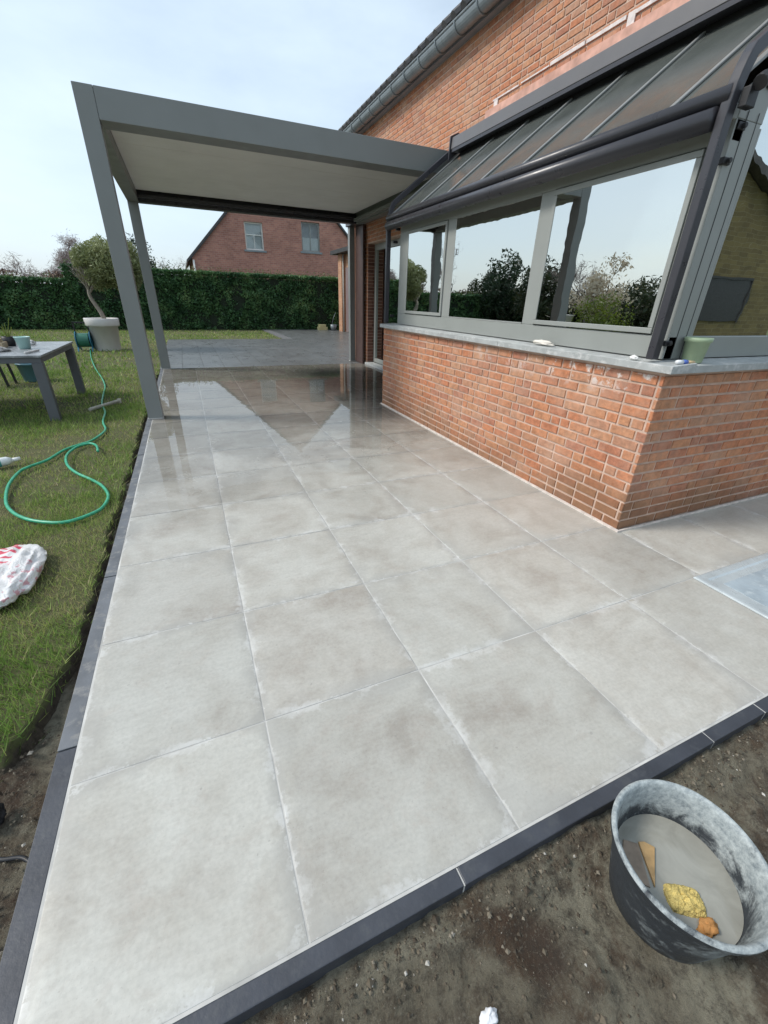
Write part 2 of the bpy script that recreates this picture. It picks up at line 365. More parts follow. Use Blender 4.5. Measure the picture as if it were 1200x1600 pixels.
# ------------------------------------------------------------------ mesh helpers
class MB:
    def __init__(s): s.v = []; s.f = []; s.r = []
    def add(s, vs, fs, r=None):
        o = len(s.v); s.v.extend([tuple(p) for p in vs]); s.f.extend([tuple(i + o for i in f) for f in fs])
        rr = random.random() if r is None else r
        s.r.extend([rr] * len(fs))
    def box(s, a, b, r=None):
        x0, y0, z0 = a; x1, y1, z1 = b
        s.add([(x0, y0, z0), (x1, y0, z0), (x1, y1, z0), (x0, y1, z0), (x0, y0, z1), (x1, y0, z1), (x1, y1, z1), (x0, y1, z1)],
              [(0, 3, 2, 1), (4, 5, 6, 7), (0, 1, 5, 4), (1, 2, 6, 5), (2, 3, 7, 6), (3, 0, 4, 7)], r)
    def beam(s, p, q, wd, ht, up=(0, 0, 1), r=None):
        p = Vector(p); q = Vector(q); d = (q - p).normalized()
        sd_ = d.cross(Vector(up)).normalized(); u = sd_.cross(d).normalized()
        vs = []
        for c in (p, q):
            for a, b in ((-1, -1), (1, -1), (1, 1), (-1, 1)):
                vs.append(c + sd_ * a * wd / 2 + u * b * ht / 2)
        s.add(vs, [(0, 1, 2, 3), (7, 6, 5, 4), (0, 4, 5, 1), (1, 5, 6, 2), (2, 6, 7, 3), (3, 7, 4, 0)], r)
    def tube(s, path, rad, n=10, caps=True, r=None):
        path = [Vector(p) for p in path]
        rads = rad if isinstance(rad, (list, tuple)) else [rad] * len(path)
        vs = []; up = Vector((0, 0, 1)); prev = None
        for i, p in enumerate(path):
            d = (path[min(i + 1, len(path) - 1)] - path[max(i - 1, 0)]).normalized()
            if prev is None:
                a = d.cross(up)
                if a.length < 1e-3: a = d.cross(Vector((1, 0, 0)))
                a.normalize()
            else:
                a = (prev - d * prev.dot(d)).normalized()
            prev = a; b = d.cross(a)
            for j in range(n):
                t = 2 * math.pi * j / n
                vs.append(p + (a * math.cos(t) + b * math.sin(t)) * rads[i])
        fs = []
        for i in range(len(path) - 1):
            for j in range(n):
                fs.append((i * n + j, i * n + (j + 1) % n, (i + 1) * n + (j + 1) % n, (i + 1) * n + j))
        if caps:
            fs.append(tuple(range(n - 1, -1, -1))); fs.append(tuple((len(path) - 1) * n + j for j in range(n)))
        s.add(vs, fs, r)
    def lathe(s, prof, c=(0, 0, 0), n=40, r=None, wob=None, cap=True):
        vs = []
        for (ra, z) in prof:
            for j in range(n):
                t = 2 * math.pi * j / n
                rr = ra * (1 + (wob(t, z) if wob else 0))
                vs.append((c[0] + rr * math.cos(t), c[1] + rr * math.sin(t), c[2] + z))
        fs = []
        for i in range(len(prof) - 1):
            for j in range(n):
                fs.append((i * n + j, i * n + (j + 1) % n, (i + 1) * n + (j + 1) % n, (i + 1) * n + j))
        if cap and prof[0][0] > 1e-4: fs.append(tuple(range(n - 1, -1, -1)))
        if cap and prof[-1][0] > 1e-4: fs.append(tuple((len(prof) - 1) * n + j for j in range(n)))
        s.add(vs, fs, r)
    def prism(s, poly, axis, a, b, r=None):
        """extrude a 2-D polygon along axis (0:x poly=(y,z), 1:y poly=(x,z), 2:z poly=(x,y))"""
        def P(u, v, t):
            return {0: (t, u, v), 1: (u, t, v), 2: (u, v, t)}[axis]
        n = len(poly)
        vs = [P(u, v, a) for u, v in poly] + [P(u, v, b) for u, v in poly]
        fs = [tuple(range(n)), tuple(range(2 * n - 1, n - 1, -1))]
        for i in range(n): fs.append((i, i + n, (i + 1) % n + n, (i + 1) % n))
        s.add(vs, fs, r)
    def build(s, name, mat, parent=None, bevel=0, smooth=False, flip=True):
        me = bpy.data.meshes.new(name)
        me.from_pydata(s.v, [], s.f)
        at = me.attributes.new('rnd', 'FLOAT_COLOR', 'FACE')
        rr = np.array(s.r, dtype=np.float32)
        g = np.modf(np.sin(rr * 91.7) * 437.5)[0] ** 2
        h = np.modf(np.sin(rr * 37.1 + 2) * 911.3)[0] ** 2
        at.data.foreach_set('color', np.stack([rr, g, h, np.ones_like(rr)], 1).ravel().astype(np.float32))
        me.materials.append(mat if not isinstance(mat, str) else MT[mat])
        if flip:
            import bmesh
            bm = bmesh.new(); bm.from_mesh(me); bmesh.ops.recalc_face_normals(bm, faces=bm.faces[:]); bm.to_mesh(me); bm.free()
        o = bpy.data.objects.new(name, me)
        COL.objects.link(o)
        if smooth: me.shade_smooth()
        if bevel:
            m = o.modifiers.new('bevel', 'BEVEL'); m.width = bevel; m.segments = 2; m.limit_method = 'ANGLE'; m.angle_limit = R_(40)
            if smooth is False:
                pass
        if parent is not None:
            o.parent = parent
            o.matrix_parent_inverse = Matrix.Translation(-Vector(parent_world(parent)))
        return o

def parent_world(p):
    v = Vector(p.location)
    q = p.parent
    while q is not None:
        # children keep their vertices in world coordinates, only roots carry a location
        v = Vector(q.location); q = q.parent
    return v

def tag(o, label=None, cat=None, group=None, kind=None):
    if label: o['label'] = label
    if cat: o['category'] = cat
    if group: o['group'] = group
    if kind: o['kind'] = kind
    return o
def empty(name, loc, label, cat, group=None):
    o = bpy.data.objects.new(name, None); COL.objects.link(o)
    o.location = loc; o.empty_display_size = 0.2
    return tag(o, label, cat, group)
# children of an Empty at a location: mesh coordinates are world, parent inverse cancels the Empty's location
_old = MB.build
def _build(s, name, mat, parent=None, **kw):
    o = _old(s, name, mat, None, **kw)
    if parent is not None:
        root = parent
        while root.parent is not None: root = root.parent
        o.parent = parent
        if parent == root:
            o.matrix_parent_inverse = Matrix.Translation(-Vector(root.location))
        else:
            o.matrix_parent_inverse = Matrix.Identity(4)
    return o
MB.build = _build

def quads_mesh(name, cen, ux, uy, mat, parent=None, rnd=None, tri=False):
    """many small leaf faces from numpy arrays (centre, half axis, half axis)"""
    n = len(cen)
    if tri:
        v = np.stack([cen - ux, cen + ux, cen + uy], 1).reshape(-1, 3); k_ = 3
    else:
        v = np.stack([cen - uy, cen + ux * 0.8, cen + uy, cen - ux * 0.8], 1).reshape(-1, 3); k_ = 4
    me = bpy.data.meshes.new(name)
    me.vertices.add(n * k_); me.vertices.foreach_set('co', v.astype(np.float32).ravel())
    me.loops.add(n * k_); me.loops.foreach_set('vertex_index', np.arange(n * k_, dtype=np.int32))
    me.polygons.add(n); me.polygons.foreach_set('loop_start', (np.arange(n) * k_).astype(np.int32))
    me.update(calc_edges=True)
    r = rnd if rnd is not None else rng.random(n)
    at = me.attributes.new('rnd', 'FLOAT_COLOR', 'FACE')
    at.data.foreach_set('color', np.stack([r, r, r, np.ones(n)], 1).ravel().astype(np.float32))
    me.materials.append(MT[mat])
    o = bpy.data.objects.new(name, me); COL.objects.link(o)
    if parent is not None:
        o.parent = parent
        o.matrix_parent_inverse = Matrix.Translation(-Vector(parent.location))
    return o

def rdir(n):
    a = rng.normal(size=(n, 3)); return a / np.linalg.norm(a, axis=1)[:, None]
def leaves(name, pts, size, mat, parent=None, asp=0.5, clump=True):
    if mat == 'greyleaf': asp, size = 0.07, size * 3.6        # fine twig ends, long and thin
    n = len(pts)
    d = rdir(n); e = np.cross(d, rdir(n)); e /= np.linalg.norm(e, axis=1)[:, None] + 1e-9
    s_ = size * (0.6 + 0.8 * rng.random(n))[:, None]
    # clumped random so light and dark patches appear
    if clump:
        r = np.array([noise.noise(Vector(p) * 2.2) for p in pts]) * 0.55 + 0.5 + (rng.random(n) - 0.5) * 0.5
        r = np.clip(r, 0, 1)
    else: r = rng.random(n)
    return quads_mesh(name, pts, d * s_ * asp, e * s_, mat, parent, r)

# ------------------------------------------------------------------ structure: ground, lawn, soil, paving
m = MB(); m.add([(-500, -500, -0.30), (500, -500, -0.30), (500, 700, -0.30), (-500, 700, -0.30)], [(0, 1, 2, 3)])
tag(m.build('ground', 'field', flip=False), kind='structure')

def grid(name, x0, x1, y0, y1, nx, ny, zf, mat, keep=None):
    xs = np.linspace(x0, x1, nx + 1); ys = np.linspace(y0, y1, ny + 1)
    v = [(x, y, zf(x, y)) for y in ys for x in xs]
    f = []
    for j in range(ny):
        for i in range(nx):
            if keep and not keep((xs[i] + xs[i + 1]) / 2, (ys[j] + ys[j + 1]) / 2): continue
            a = j * (nx + 1) + i
            f.append((a, a + 1, a + nx + 2, a + nx + 1))
    me = bpy.data.meshes.new(name); me.from_pydata(v, [], f); me.materials.append(MT[mat]); me.shade_smooth()
    o = bpy.data.objects.new(name, me); COL.objects.link(o)
    return tag(o, kind='structure')
def nz3(x, y, s): return noise.noise(Vector((x * s, y * s, 1.7)))
def sstep(a, b, x):
    t = max(0, min(1, (x - a) / (b - a))); return t * t * (3 - 2 * t)
def lawn_z(x, y):
    e = -0.632 + 0.02 * nz3(0.3, y, 3.1) + 0.022 * nz3(2.3, y, 13) + 0.014 * nz3(x, y, 38) - 0.10 * sstep(1.9, 1.05, y)    # ragged lawn edge beside the kerb trench
    h = -0.035 + 0.012 * nz3(x, y, 1.3) + 0.006 * nz3(x, y, 6)
    h -= 0.085 * sstep(e - 0.018, e + 0.012, x)
    f0 = 1.22 + 0.12 * nz3(x, 0, 3) + 0.05 * nz3(x, 0, 15)
    h -= 0.085 * sstep(f0 + 0.04, f0 - 0.02, y)
    return h
grid('lawn', -3.4, -0.90, 0.9, 9.0, 70, 220, lawn_z, 'lawn')
grid('lawn', -0.90, -0.60, 0.9, 9.0, 50, 500, lawn_z, 'lawn')
grid('lawn', -30, -3.4, 0.9, 9.0, 60, 30, lambda x, y: -0.035 + 0.02 * nz3(x, y, .5), 'lawn')
grid('lawn', -30, -0.61, 9.0, 60, 60, 80, lambda x, y: -0.035 + 0.015 * nz3(x, y, .5), 'lawn')
grid('lawn', -0.61, 16, 15.9, 60, 40, 60, lambda x, y: -0.034 + 0.012 * nz3(x, y, .5), 'lawn')
grid('lawn', -30, -1.5, -25, 0.9, 40, 40, lambda x, y: -0.05 - 0.05 * sstep(-4, -1.5, x), 'lawn')
def soil_z(x, y):
    return -0.088 + 0.032 * max(0, nz3(x + 5, y, 9)) ** 0.7 + 0.016 * abs(nz3(x, y + 4, 30)) + (0.042 + 0.012 * nz3(x, 3, 5)) * sstep(0.24, 0.36, y) * sstep(-0.62, -0.55, x) + 0.018 * nz3(x, y, 2.2) + 0.014 * nz3(x, y, 7) + 0.009 * nz3(x, y, 22) + 0.006 * nz3(x, y, 55)
grid('soil', -1.6, 3.2, -0.9, 0.40, 260, 80, soil_z, 'soil')
grid('soil', -1.6, -0.56, 0.40, 9.0, 60, 300, lambda x, y: soil_z(x, y) - 0.012, 'soil')
grid('soil', -1.6, 12, -14, -0.9, 60, 40, lambda x, y: -0.085 + 0.02 * nz3(x, y, 2), 'soil')
grid('soil', 3.2, 12, -0.9, 0.40, 60, 12, lambda x, y: -0.085 + 0.02 * nz3(x, y, 2), 'soil')

def paving(name, cells, mat, gmat, bed, gap=0.005, tilt=0.0005):
    """every tile a thin slab with an arris, very slightly out of level; 'edge' holds the distance to the joint"""
    v = []; f = []; r = []; ed = []
    for (x0, x1, y0, y1) in cells:
        a, b, c, d = x0 + gap / 2, x1 - gap / 2, y0 + gap / 2, y1 - gap / 2
        tz = random.uniform(-0.0008, 0.0008); tx = random.gauss(0, tilt); ty = random.gauss(0, tilt)
        cx, cy = (a + b) / 2, (c + d) / 2
        def Z(x, y): return tz + tx * (x - cx) + ty * (y - cy)
        N = 12
        us = [0, 0.004 / (b - a)] + [i / N for i in range(1, N)] + [1 - 0.004 / (b - a), 1]
        vs_ = [0, 0.004 / (d - c)] + [i / N for i in range(1, N)] + [1 - 0.004 / (d - c), 1]
        o = len(v); n = len(us); rr = random.random()
        for j, q in enumerate(vs_):
            for i, p in enumerate(us):
                x = a + p * (b - a); y = c + q * (d - c)
                rim = i in (0, n - 1) or j in (0, len(vs_) - 1)
                v.append((x, y, Z(x, y) - (0.0010 if rim else 0)))
                ed.append(min(x - a, b - x, y - c, d - y))
        for j in range(len(vs_) - 1):
            for i in range(n - 1):
                q = o + j * n + i
                f.append((q, q + 1, q + n + 1, q + n)); r.append(rr)
        # skirts
        o2 = len(v)
        v += [(a, c, -0.03), (b, c, -0.03), (b, d, -0.03), (a, d, -0.03)]; ed += [0] * 4
        k0, k1, k2, k3 = o, o + n - 1, o + n * len(vs_) - 1, o + n * (len(vs_) - 1)
        f += [(o2, o2 + 1, k1, k0), (o2 + 1, o2 + 2, k2, k1), (o2 + 2, o2 + 3, k3, k2), (o2 + 3, o2, k0, k3)]; r += [rr] * 4
    me = bpy.data.meshes.new(name); me.from_pydata(v, [], f)
    at = me.attributes.new('rnd', 'FLOAT_COLOR', 'FACE'); rr = np.array(r)
    at.data.foreach_set('color', np.stack([rr, (rr * 7.31) % 1, (rr * 3.77) % 1, np.ones(len(rr))], 1).ravel().astype(np.float32))
    ae = me.attributes.new('edge', 'FLOAT', 'POINT'); ae.data.foreach_set('value', np.array(ed, dtype=np.float32))
    me.materials.append(MT[mat])
    me.shade_smooth()
    o = bpy.data.objects.new(name, me); COL.objects.link(o)
    md = o.modifiers.new('e', 'EDGE_SPLIT'); md.split_angle = R_(60)
    return tag(o, kind='structure')
cells = []
for i in range(len(X_LINES) - 1):
    for j in range(15):
        x0, x1 = X_LINES[i], X_LINES[i + 1]; y0, y1 = Y0 + YP * j, Y0 + YP * (j + 1)
        if x0 > 2.3 and y0 > 1.5 and y1 < 5.6: continue
        if x0 > 2.3 and j == 1: y1 = 1.553
        if x0 > 3.6 and j > 1: continue
        if x1 > 3.6 and j > 1: x1 = 3.648
        if x0 > 2.3 and y0 < 5.46 < y1: y0 = 5.47
        if x1 - x0 < 0.05 or y1 - y0 < 0.05: continue
        cells.append((x0, x1, y0, y1))
paving('patio', cells, 'tile', 'grout', None)
m = MB(); m.box((-0.535, 0.41, -0.09), (6.0, 9.49, -0.0026)); tag(m.build('patio_grout', 'grout'), kind='structure')
YT = Y0 + YP * 15 + 0.004
cells = []
x = -0.6; 
for i in range(int(6.9 / 0.4) + 1):
    for j in range(19):
        x0, x1 = -0.6 + 0.4 * i, -0.6 + 0.4 * (i + 1); y0, y1 = YT + 0.6 * j, YT + 0.6 * (j + 1)
        if x0 < 3.1 and y0 > 15.8: continue
        if x1 > 3.65 and y0 < 10.2: continue
        if x0 < 3.1: y1 = min(y1, 16.0)
        if y1 - y0 < .05: continue
        if i % 2 and y0 < 15: y0 += 0.0
        cells.append((x0, x1, y0, y1))
paving('terrace', cells, 'bluestone', 'grout_dark', None, 0.005, 0.002)
m = MB(); m.box((-0.605, YT - 0.002, -0.09), (3.1, 16.0, -0.005)); m.box((3.102, YT - 0.002, -0.09), (6.62, 20.92, -0.0052))
tag(m.build('terrace_grout', 'grout_dark'), kind='structure')
# thin film of water lying on the far paving
k = NT('water_film')
k.t.nodes.remove(k.b)
gl = k.n('ShaderNodeBsdfGlossy'); gl.inputs['Roughness'].default_value = 0.012
tr = k.n('ShaderNodeBsdfTransparent'); fr = k.n('ShaderNodeFresnel'); fr.inputs['IOR'].default_value = 1.34
s3 = k.n('ShaderNodeSeparateXYZ'); k.l(k.coord(), s3.inputs[0])
on = k.math('ADD', k.rng(s3.outputs['Y'], 2.2, 5.0, -0.5, 0.9), k.rng(k.noise(1.5, 7, 0.62, dist=0.9), 0.3, 0.7, -0.38, 0.38))
on = k.math('ADD', on, k.rng(s3.outputs['X'], 2.2, 0.2, -0.15, 0.12))
on = k.math('MULTIPLY', k.rng(on, -0.25, 0.55), k.rng(k.noise(9, 6, 0.7), 0.22, 0.42, 0.25, 1.0))
ff = k.math('MULTIPLY', fr.outputs[0], on, True)
ms = k.n('ShaderNodeMixShader'); k.l(ff, ms.inputs[0]); k.l(tr.outputs[0], ms.inputs[1]); k.l(gl.outputs[0], ms.inputs[2]); k.l(ms.outputs[0], k.out.inputs['Surface'])
bp = k.n('ShaderNodeBump'); bp.inputs['Strength'].default_value = 0.06; bp.inputs['Distance'].default_value = 0.01
k.l(k.math('ADD', k.noise(3.5, 3, 0.5), k.math('MULTIPLY', k.noise(22, 3, 0.5), 0.12)), bp.inputs['Height']); k.l(bp.outputs[0], gl.inputs['Normal']); k.l(bp.outputs[0], fr.inputs['Normal'])
MT['film'] = k.m
m = MB(); m.add([(-0.53, 1.6, 0.0022), (2.33, 1.6, 0.0022), (2.33, 5.475, 0.0022), (3.62, 5.475, 0.0022), (3.62, 9.46, 0.0022), (-0.53, 9.46, 0.0022)], [(0, 1, 2, 3, 4, 5)])
tag(m.build('puddle', 'film', flip=False), kind='structure')
# kerbs
m = MB()
y = 0.366
yy = [1.16, 2.16, 3.16, 4.16, 5.16, 6.16, 7.16, 8.16, 9.16, 9.5]
for y1 in yy:
    if y1 > 1.2: m.box((-0.588 - random.uniform(0, .003), y + 0.003, -0.16), (-0.5345, y1 - 0.003, -0.002 - random.uniform(0, .004)))
    y = y1
tag(m.build('kerb_side', 'kerbdusty', bevel=0.003), kind='structure')
m = MB(); m.box((-0.590, 0.366, -0.16), (-0.5345, 1.157, -0.003)); 
x = -0.533
for x1 in [0.42, 1.42, 1.72, 2.72, 3.72, 4.72, 6.0]:
    m.box((x + 0.002, 0.368 + random.uniform(-.001, .002), -0.16), (x1 - 0.002, 0.4105, -0.002 - random.uniform(0, .002))); x = x1
tag(m.build('kerb_front', 'kerb', bevel=0.003), kind='structure')
m = MB(); x = -0.533
for x1 in [0.42, 1.42, 1.72, 2.72, 3.72]:
    m.box((x1 - 0.002, 0.3695, -0.05), (x1 + 0.002, 0.409, -0.005))
tag(m.build('kerb_mortar', 'grout'), kind='structure')

# grass blades
def grass_patch(x0, x1, y0, y1, dens, h, wd):
    n = int((x1 - x0) * (y1 - y0) * dens)
    x = rng.uniform(x0, x1, n); y = rng.uniform(y0, y1, n)
    return x, y, np.full(n, h), np.full(n, wd)
parts_ = [grass_patch(-1.9, -0.615, 1.0, 3.4, 13000, 0.034, 0.0018), grass_patch(-2.6, -0.615, 3.4, 6.5, 4200, 0.04, 0.0028),
          grass_patch(-4.6, -0.615, 6.5, 10, 1300, 0.045, 0.0055), grass_patch(-7, -0.655, 10, 20.5, 230, 0.05, 0.013),
          grass_patch(-0.65, 6.4, 16.02, 20.5, 230, 0.045, 0.013)]
gx = np.concatenate([p[0] for p in parts_]); gy = np.concatenate([p[1] for p in parts_])
gh = np.concatenate([p[2] for p in parts_]); gw = np.concatenate([p[3] for p in parts_])
ok = np.ones(len(gx), bool)
ok &= ~((gx > 3.05) & (gy > 15.9))
pn = np.array([nz3(a, b, 1.1) * 0.6 + nz3(a, b, 4.7) * 0.5 for a, b in zip(gx, gy)])
gz = np.array([lawn_z(a, b) if b < 9 and a > -3.4 else -0.035 for a, b in zip(gx, gy)])
gz = np.where((gy < 9), gz, -0.036)
ok &= (gz > -0.075) | ((gz > -0.108) & (rng.random(len(gx)) < 0.35))
ok &= rng.random(len(gx)) < np.clip(0.85 + pn * 0.8, 0.25, 1)
gx, gy, gh, gw, gz, pn = [a[ok] for a in (gx, gy, gh, gw, gz, pn)]
n = len(gx)
hh = gh * (0.35 + 1.3 * rng.random(n) ** 1.5) * np.clip(1 + pn * 0.9, .5, 1.7)
ang = rng.uniform(0, 2 * np.pi, n)
cen = np.stack([gx, gy, gz - 0.003], 1)
ux = np.stack([np.cos(ang), np.sin(ang), np.zeros(n)], 1) * (gw * (0.6 + 0.8 * rng.random(n)))[:, None]
lean = rng.normal(size=(n, 2)) * 0.55
uy = np.stack([lean[:, 0] * hh, lean[:, 1] * hh, hh], 1)
rr = np.clip(0.36 - pn * 0.75 + rng.normal(size=n) * 0.26 + 0.22 * np.clip((3.5 - gy) / 2.5, 0, 1) * (pn < 0.1), 0, 1)
tag(quads_mesh('grass', cen, ux, uy, 'grass', None, rr, tri=True), 'short green and straw coloured grass of the lawn', 'grass', kind='stuff')
# pebbles and crumbs on the soil
m = MB()
for i in range(26000):
    t = random.random()
    if t < 0.72:
        x, y = random.uniform(-0.7, 2.2), random.uniform(-0.35, 0.355)
        if noise.noise(Vector((x * 3, y * 3, 5))) + random.gauss(0, .22) < 0.02: continue
    elif t < 0.86: x, y = random.uniform(-0.5, 2.2), 0.36 - abs(random.gauss(0, 0.05))
    else: x, y = random.uniform(-1.1, -0.61), random.uniform(0.3, 1.35)
    if y > 0.36 and x > -0.62: continue
    if (x - .9) ** 2 + (y - .165) ** 2 < .135 ** 2: continue
    s_ = 0.0010 + 0.0055 * random.random() ** 6 + (0.006 if random.random() < 0.012 else 0)
    z = soil_z(x, y) + s_ * 0.2
    q = [Vector(d) for d in ((1, 0, 0), (0, 1, 0), (-1, 0, 0), (0, -1, 0), (0, 0, 1), (0, 0, -1))]
    e = random.uniform(0, 3.1)
    vs = [(x + (p.x * math.cos(e) - p.y * math.sin(e)) * s_ * random.uniform(.7, 1.3), y + (p.x * math.sin(e) + p.y * math.cos(e)) * s_ * random.uniform(.7, 1.3), z + p.z * s_ * .7) for p in q]
    m.add(vs, [(0, 1, 4), (1, 2, 4), (2, 3, 4), (3, 0, 4), (1, 0, 5), (2, 1, 5), (3, 2, 5), (0, 3, 5)], random.random() ** 1.8)
tag(m.build('gravel', 'pebble', flip=False), 'crumbs of mortar and small stones on the bare soil', 'gravel', kind='stuff')

m = MB(); random.seed(11)
for i in range(420):
    x, y = random.uniform(-0.7, 2.2), random.uniform(-0.35, 0.34)
    if (x - .9) ** 2 + (y - .165) ** 2 < .15 ** 2: continue
    if noise.noise(Vector((x * 4, y * 4, 9))) < random.uniform(-.1, .3): continue
    r0 = random.uniform(.004, .013); cz = soil_z(x, y) + r0 * .2; sd_ = random.uniform(0, 99)
    vs = []; fs = []; n = 5
    for a in range(n + 1):
        for b in range(8):
            th = math.pi * a / n; ph = math.pi * b / 4; d = Vector((math.sin(th) * math.cos(ph), math.sin(th) * math.sin(ph), math.cos(th) * .7))
            vs.append(Vector((x, y, cz)) + d * r0 * (1 + .7 * noise.noise(d * 2 + Vector((sd_, 0, 0)))))
    for a in range(n):
        for b in range(8): fs.append((a * 8 + b, a * 8 + 8 + b, a * 8 + 8 + (b + 1) % 8, a * 8 + (b + 1) % 8))
    m.add(vs, fs)
tag(m.build('soil_clods', 'soil', flip=False), 'small clods of earth scattered over the bare soil', 'soil clods', kind='stuff')
# ------------------------------------------------------------------ main brick house
house = empty('brick_house', (3.65, 1.56, 0), 'orange brick house with a glazed bay beside the wet patio', 'house')

def brick_face(mb, mo, org, u, nrm, L, H, openings=(), bl=0.18, bh=0.0648, joint=0.0135, z0=0.0, proud=0.006, edge_close=True):
    """running-bond bricks as real blocks standing proud of the mortar. org: point, u: direction along, nrm: outward"""
    org = Vector(org); u = Vector(u); nrm = Vector(nrm)
    rows = int(round(H / bh)); bh = H / rows
    for r in range(rows):
        za, zb = r * bh + joint / 2, (r + 1) * bh - joint / 2
        s0 = -bl / 2 if r % 2 else 0.0
        if r % 6 == 3: s0 -= 0.04
        t = s0
        while t < L:
            bl_ = bl * 0.5 if random.random() < 0.16 else bl
            a, b = max(t + joint / 2, 0 if t <= 0 else t + joint / 2), min(t + bl_ - joint / 2, L)
            segs = [(a, b)] if b - a > 0.015 else []
            for (oa, ob, oz0, oz1) in openings:
                if zb > oz0 and za < oz1:
                    ns = []
                    for (p, q) in segs:
                        if q <= oa or p >= ob: ns.append((p, q))
                        else:
                            if p < oa - 0.01: ns.append((p, oa))
                            if q > ob + 0.01: ns.append((ob, q))
                    segs = ns
            for (p, q) in segs:
                d = proud + random.uniform(-0.0015, 0.0015); c = 0.0025
                j1, j2 = random.uniform(-.0012, .0012), random.uniform(-.0012, .0012)
                P = lambda s, z, h: org + u * s + nrm * h + Vector((0, 0, z0 + z))
                vs = [P(p, za + j1, 0), P(q, za + j1, 0), P(q, zb + j2, 0), P(p, zb + j2, 0),
                      P(p + c, za + c + j1, d), P(q - c, za + c + j1, d), P(q - c, zb - c + j2, d), P(p + c, zb - c + j2, d)]
                mb.add(vs, [(4, 5, 6, 7), (0, 1, 5, 4), (1, 2, 6, 5), (2, 3, 7, 6), (3, 0, 4, 7)])
            t += bl_

# bay base wall (west face x=2.37, south face y=1.56, north face y=5.46)
bay = MB()
brick_face(bay, None, (2.376, 5.46, 0), (0, -1, 0), (-1, 0, 0), 3.90, 0.975)
brick_face(bay, None, (2.37, 1.566, 0), (1, 0, 0), (0, -1, 0), 3.63, 0.975)
brick_face(bay, None, (2.37, 5.454, 0), (1, 0, 0), (0, 1, 0), 1.28, 0.975)
bw = bay.build('bay_wall', 'brick', house)
mo = MB(); mo.box((2.3765, 1.5665, -0.02), (6.0, 1.78, 0.974)); mo.box((2.3765, 1.782, -0.02), (2.60, 5.4535, 0.974)); mo.box((2.602, 5.26, -0.02), (3.655, 5.4534, 0.974))
mo.build('mortar', 'mortar', bw)
m = MB(); m.box((2.352, 1.545, 0.0), (2.369, 5.46, 0.012)); m.box((2.352, 1.535, 0.0), (6.0, 1.5445, 0.012))
m.build('joint_strip', simple('pale_strip', (0.62, 0.55, 0.50), 0.9, 0, 0.2, 20), bw)
# sill of stone slabs
yb = [1.50, 3.00, 4.10, 5.49]
for i in range(3):
    m = MB(); a, b = yb[i] + 0.0015, yb[i + 1] - 0.0015
    if i == 0: a = 1.505
    m.prism([(2.325, 0.990), (2.325, 1.030), (2.52, 1.043), (2.52, 0.990)], 1, a, b)
    m.build('window_sill', 'sillstone', house, bevel=0.003)
m = MB(); m.prism([(1.505, 0.990), (1.505, 1.030), (1.66, 1.043), (1.66, 0.990)], 0, 2.5215, 4.4); m.prism([(1.505, 0.990), (1.505, 1.030), (1.66, 1.043), (1.66, 0.990)], 0, 4.403, 6.0)
m.build('window_sill', 'sillstone', house, bevel=0.003)
m = MB(); m.box((2.369, 1.56, 0.9755), (2.60, 5.45, 0.9885)); m.box((2.602, 1.56, 0.9755), (6, 1.75, 0.9885)); m.build('sill_bed', 'mortar', house)

# west window of the bay: outer face x = 2.45
XF = 2.45
win = MB()
def wbox(y0, y1, z0, z1, x0=XF, x1=XF + 0.07): win.box((x0, y0, z0), (x1, y1, z1))
wbox(1.66, 5.22, 1.045, 1.165)                       # bottom rail
wbox(1.66, 5.22, 2.005, 2.085)                      # head
wbox(5.02, 5.22, 1.1655, 2.0045)
wbox(4.008, 4.152, 1.1655, 2.0045, XF + .002)
wbox(2.768, 2.895, 1.1655, 2.0045, XF + .002)
win.box((XF - 0.004, 1.66, 1.045), (XF + 0.18, 1.766, 2.085))     # corner post
win.box((XF + 0.1805, 1.662, 1.045), (XF + 0.20, 1.73, 2.074))
win.box((XF - 0.012, 1.72, 1.047), (XF - 0.0045, 1.742, 2.06))
bwin = win.build('bay_window', 'frame_grey', house, bevel=0.004)
def sash(y0, y1, z0, z1, x=XF - 0.012, d=0.055, wdt=0.03):
    s = MB()
    s.box((x, y0, z0), (x + d, y1, z0 + wdt)); s.box((x, y0, z1 - wdt), (x + d, y1, z1))
    s.box((x + .001, y0, z0 + wdt + .0005), (x + d - .001, y0 + wdt, z1 - wdt - .0005)); s.box((x + .001, y1 - wdt, z0 + wdt + .0005), (x + d - .001, y1, z1 - wdt - .0005))
    o = s.build('sash', 'frame_grey', bwin, bevel=0.003)
    return o
sash(4.157, 5.015, 1.172, 1.999); sash(1.770, 2.763, 1.172, 1.999)
for (a, b) in ((4.157, 5.015), (1.770, 2.763)):
    for (za, zb) in ((1.1655, 1.1718), (1.9992, 2.0045)):
        g = MB(); g.box((XF + 0.0005, a - 0.003, za), (XF + 0.003, b + .003, zb)); g.build('gasket', 'frame_dark', bwin)
for (a, b, xx) in ((4.185, 4.99, XF - 0.007), (2.892, 4.012, XF + 0.004), (1.797, 2.737, XF - 0.007)):
    g = MB(); g.box((xx, a - 0.004, 1.168), (xx + 0.006, b + 0.004, 2.0)); g.build('window_pane', 'glass', bwin)
for (za, zb) in ((1.1658, 1.176), (1.995, 2.004)):
    m = MB(); m.box((XF - 0.001, 2.897, za), (XF + 0.0036, 4.006, zb)); m.build('glazing_bead', 'frame_grey', bwin)
m = MB(); m.box((XF - 0.0148, 1.733, 1.06), (XF - 0.0122, 1.737, 2.05)); m.build('groove', 'frame_dark', bwin)
m = MB(); m.box((XF + 0.06, 1.6585, 1.05), (XF + 0.065, 1.6598, 2.12)); m.build('groove', 'frame_dark', bwin)
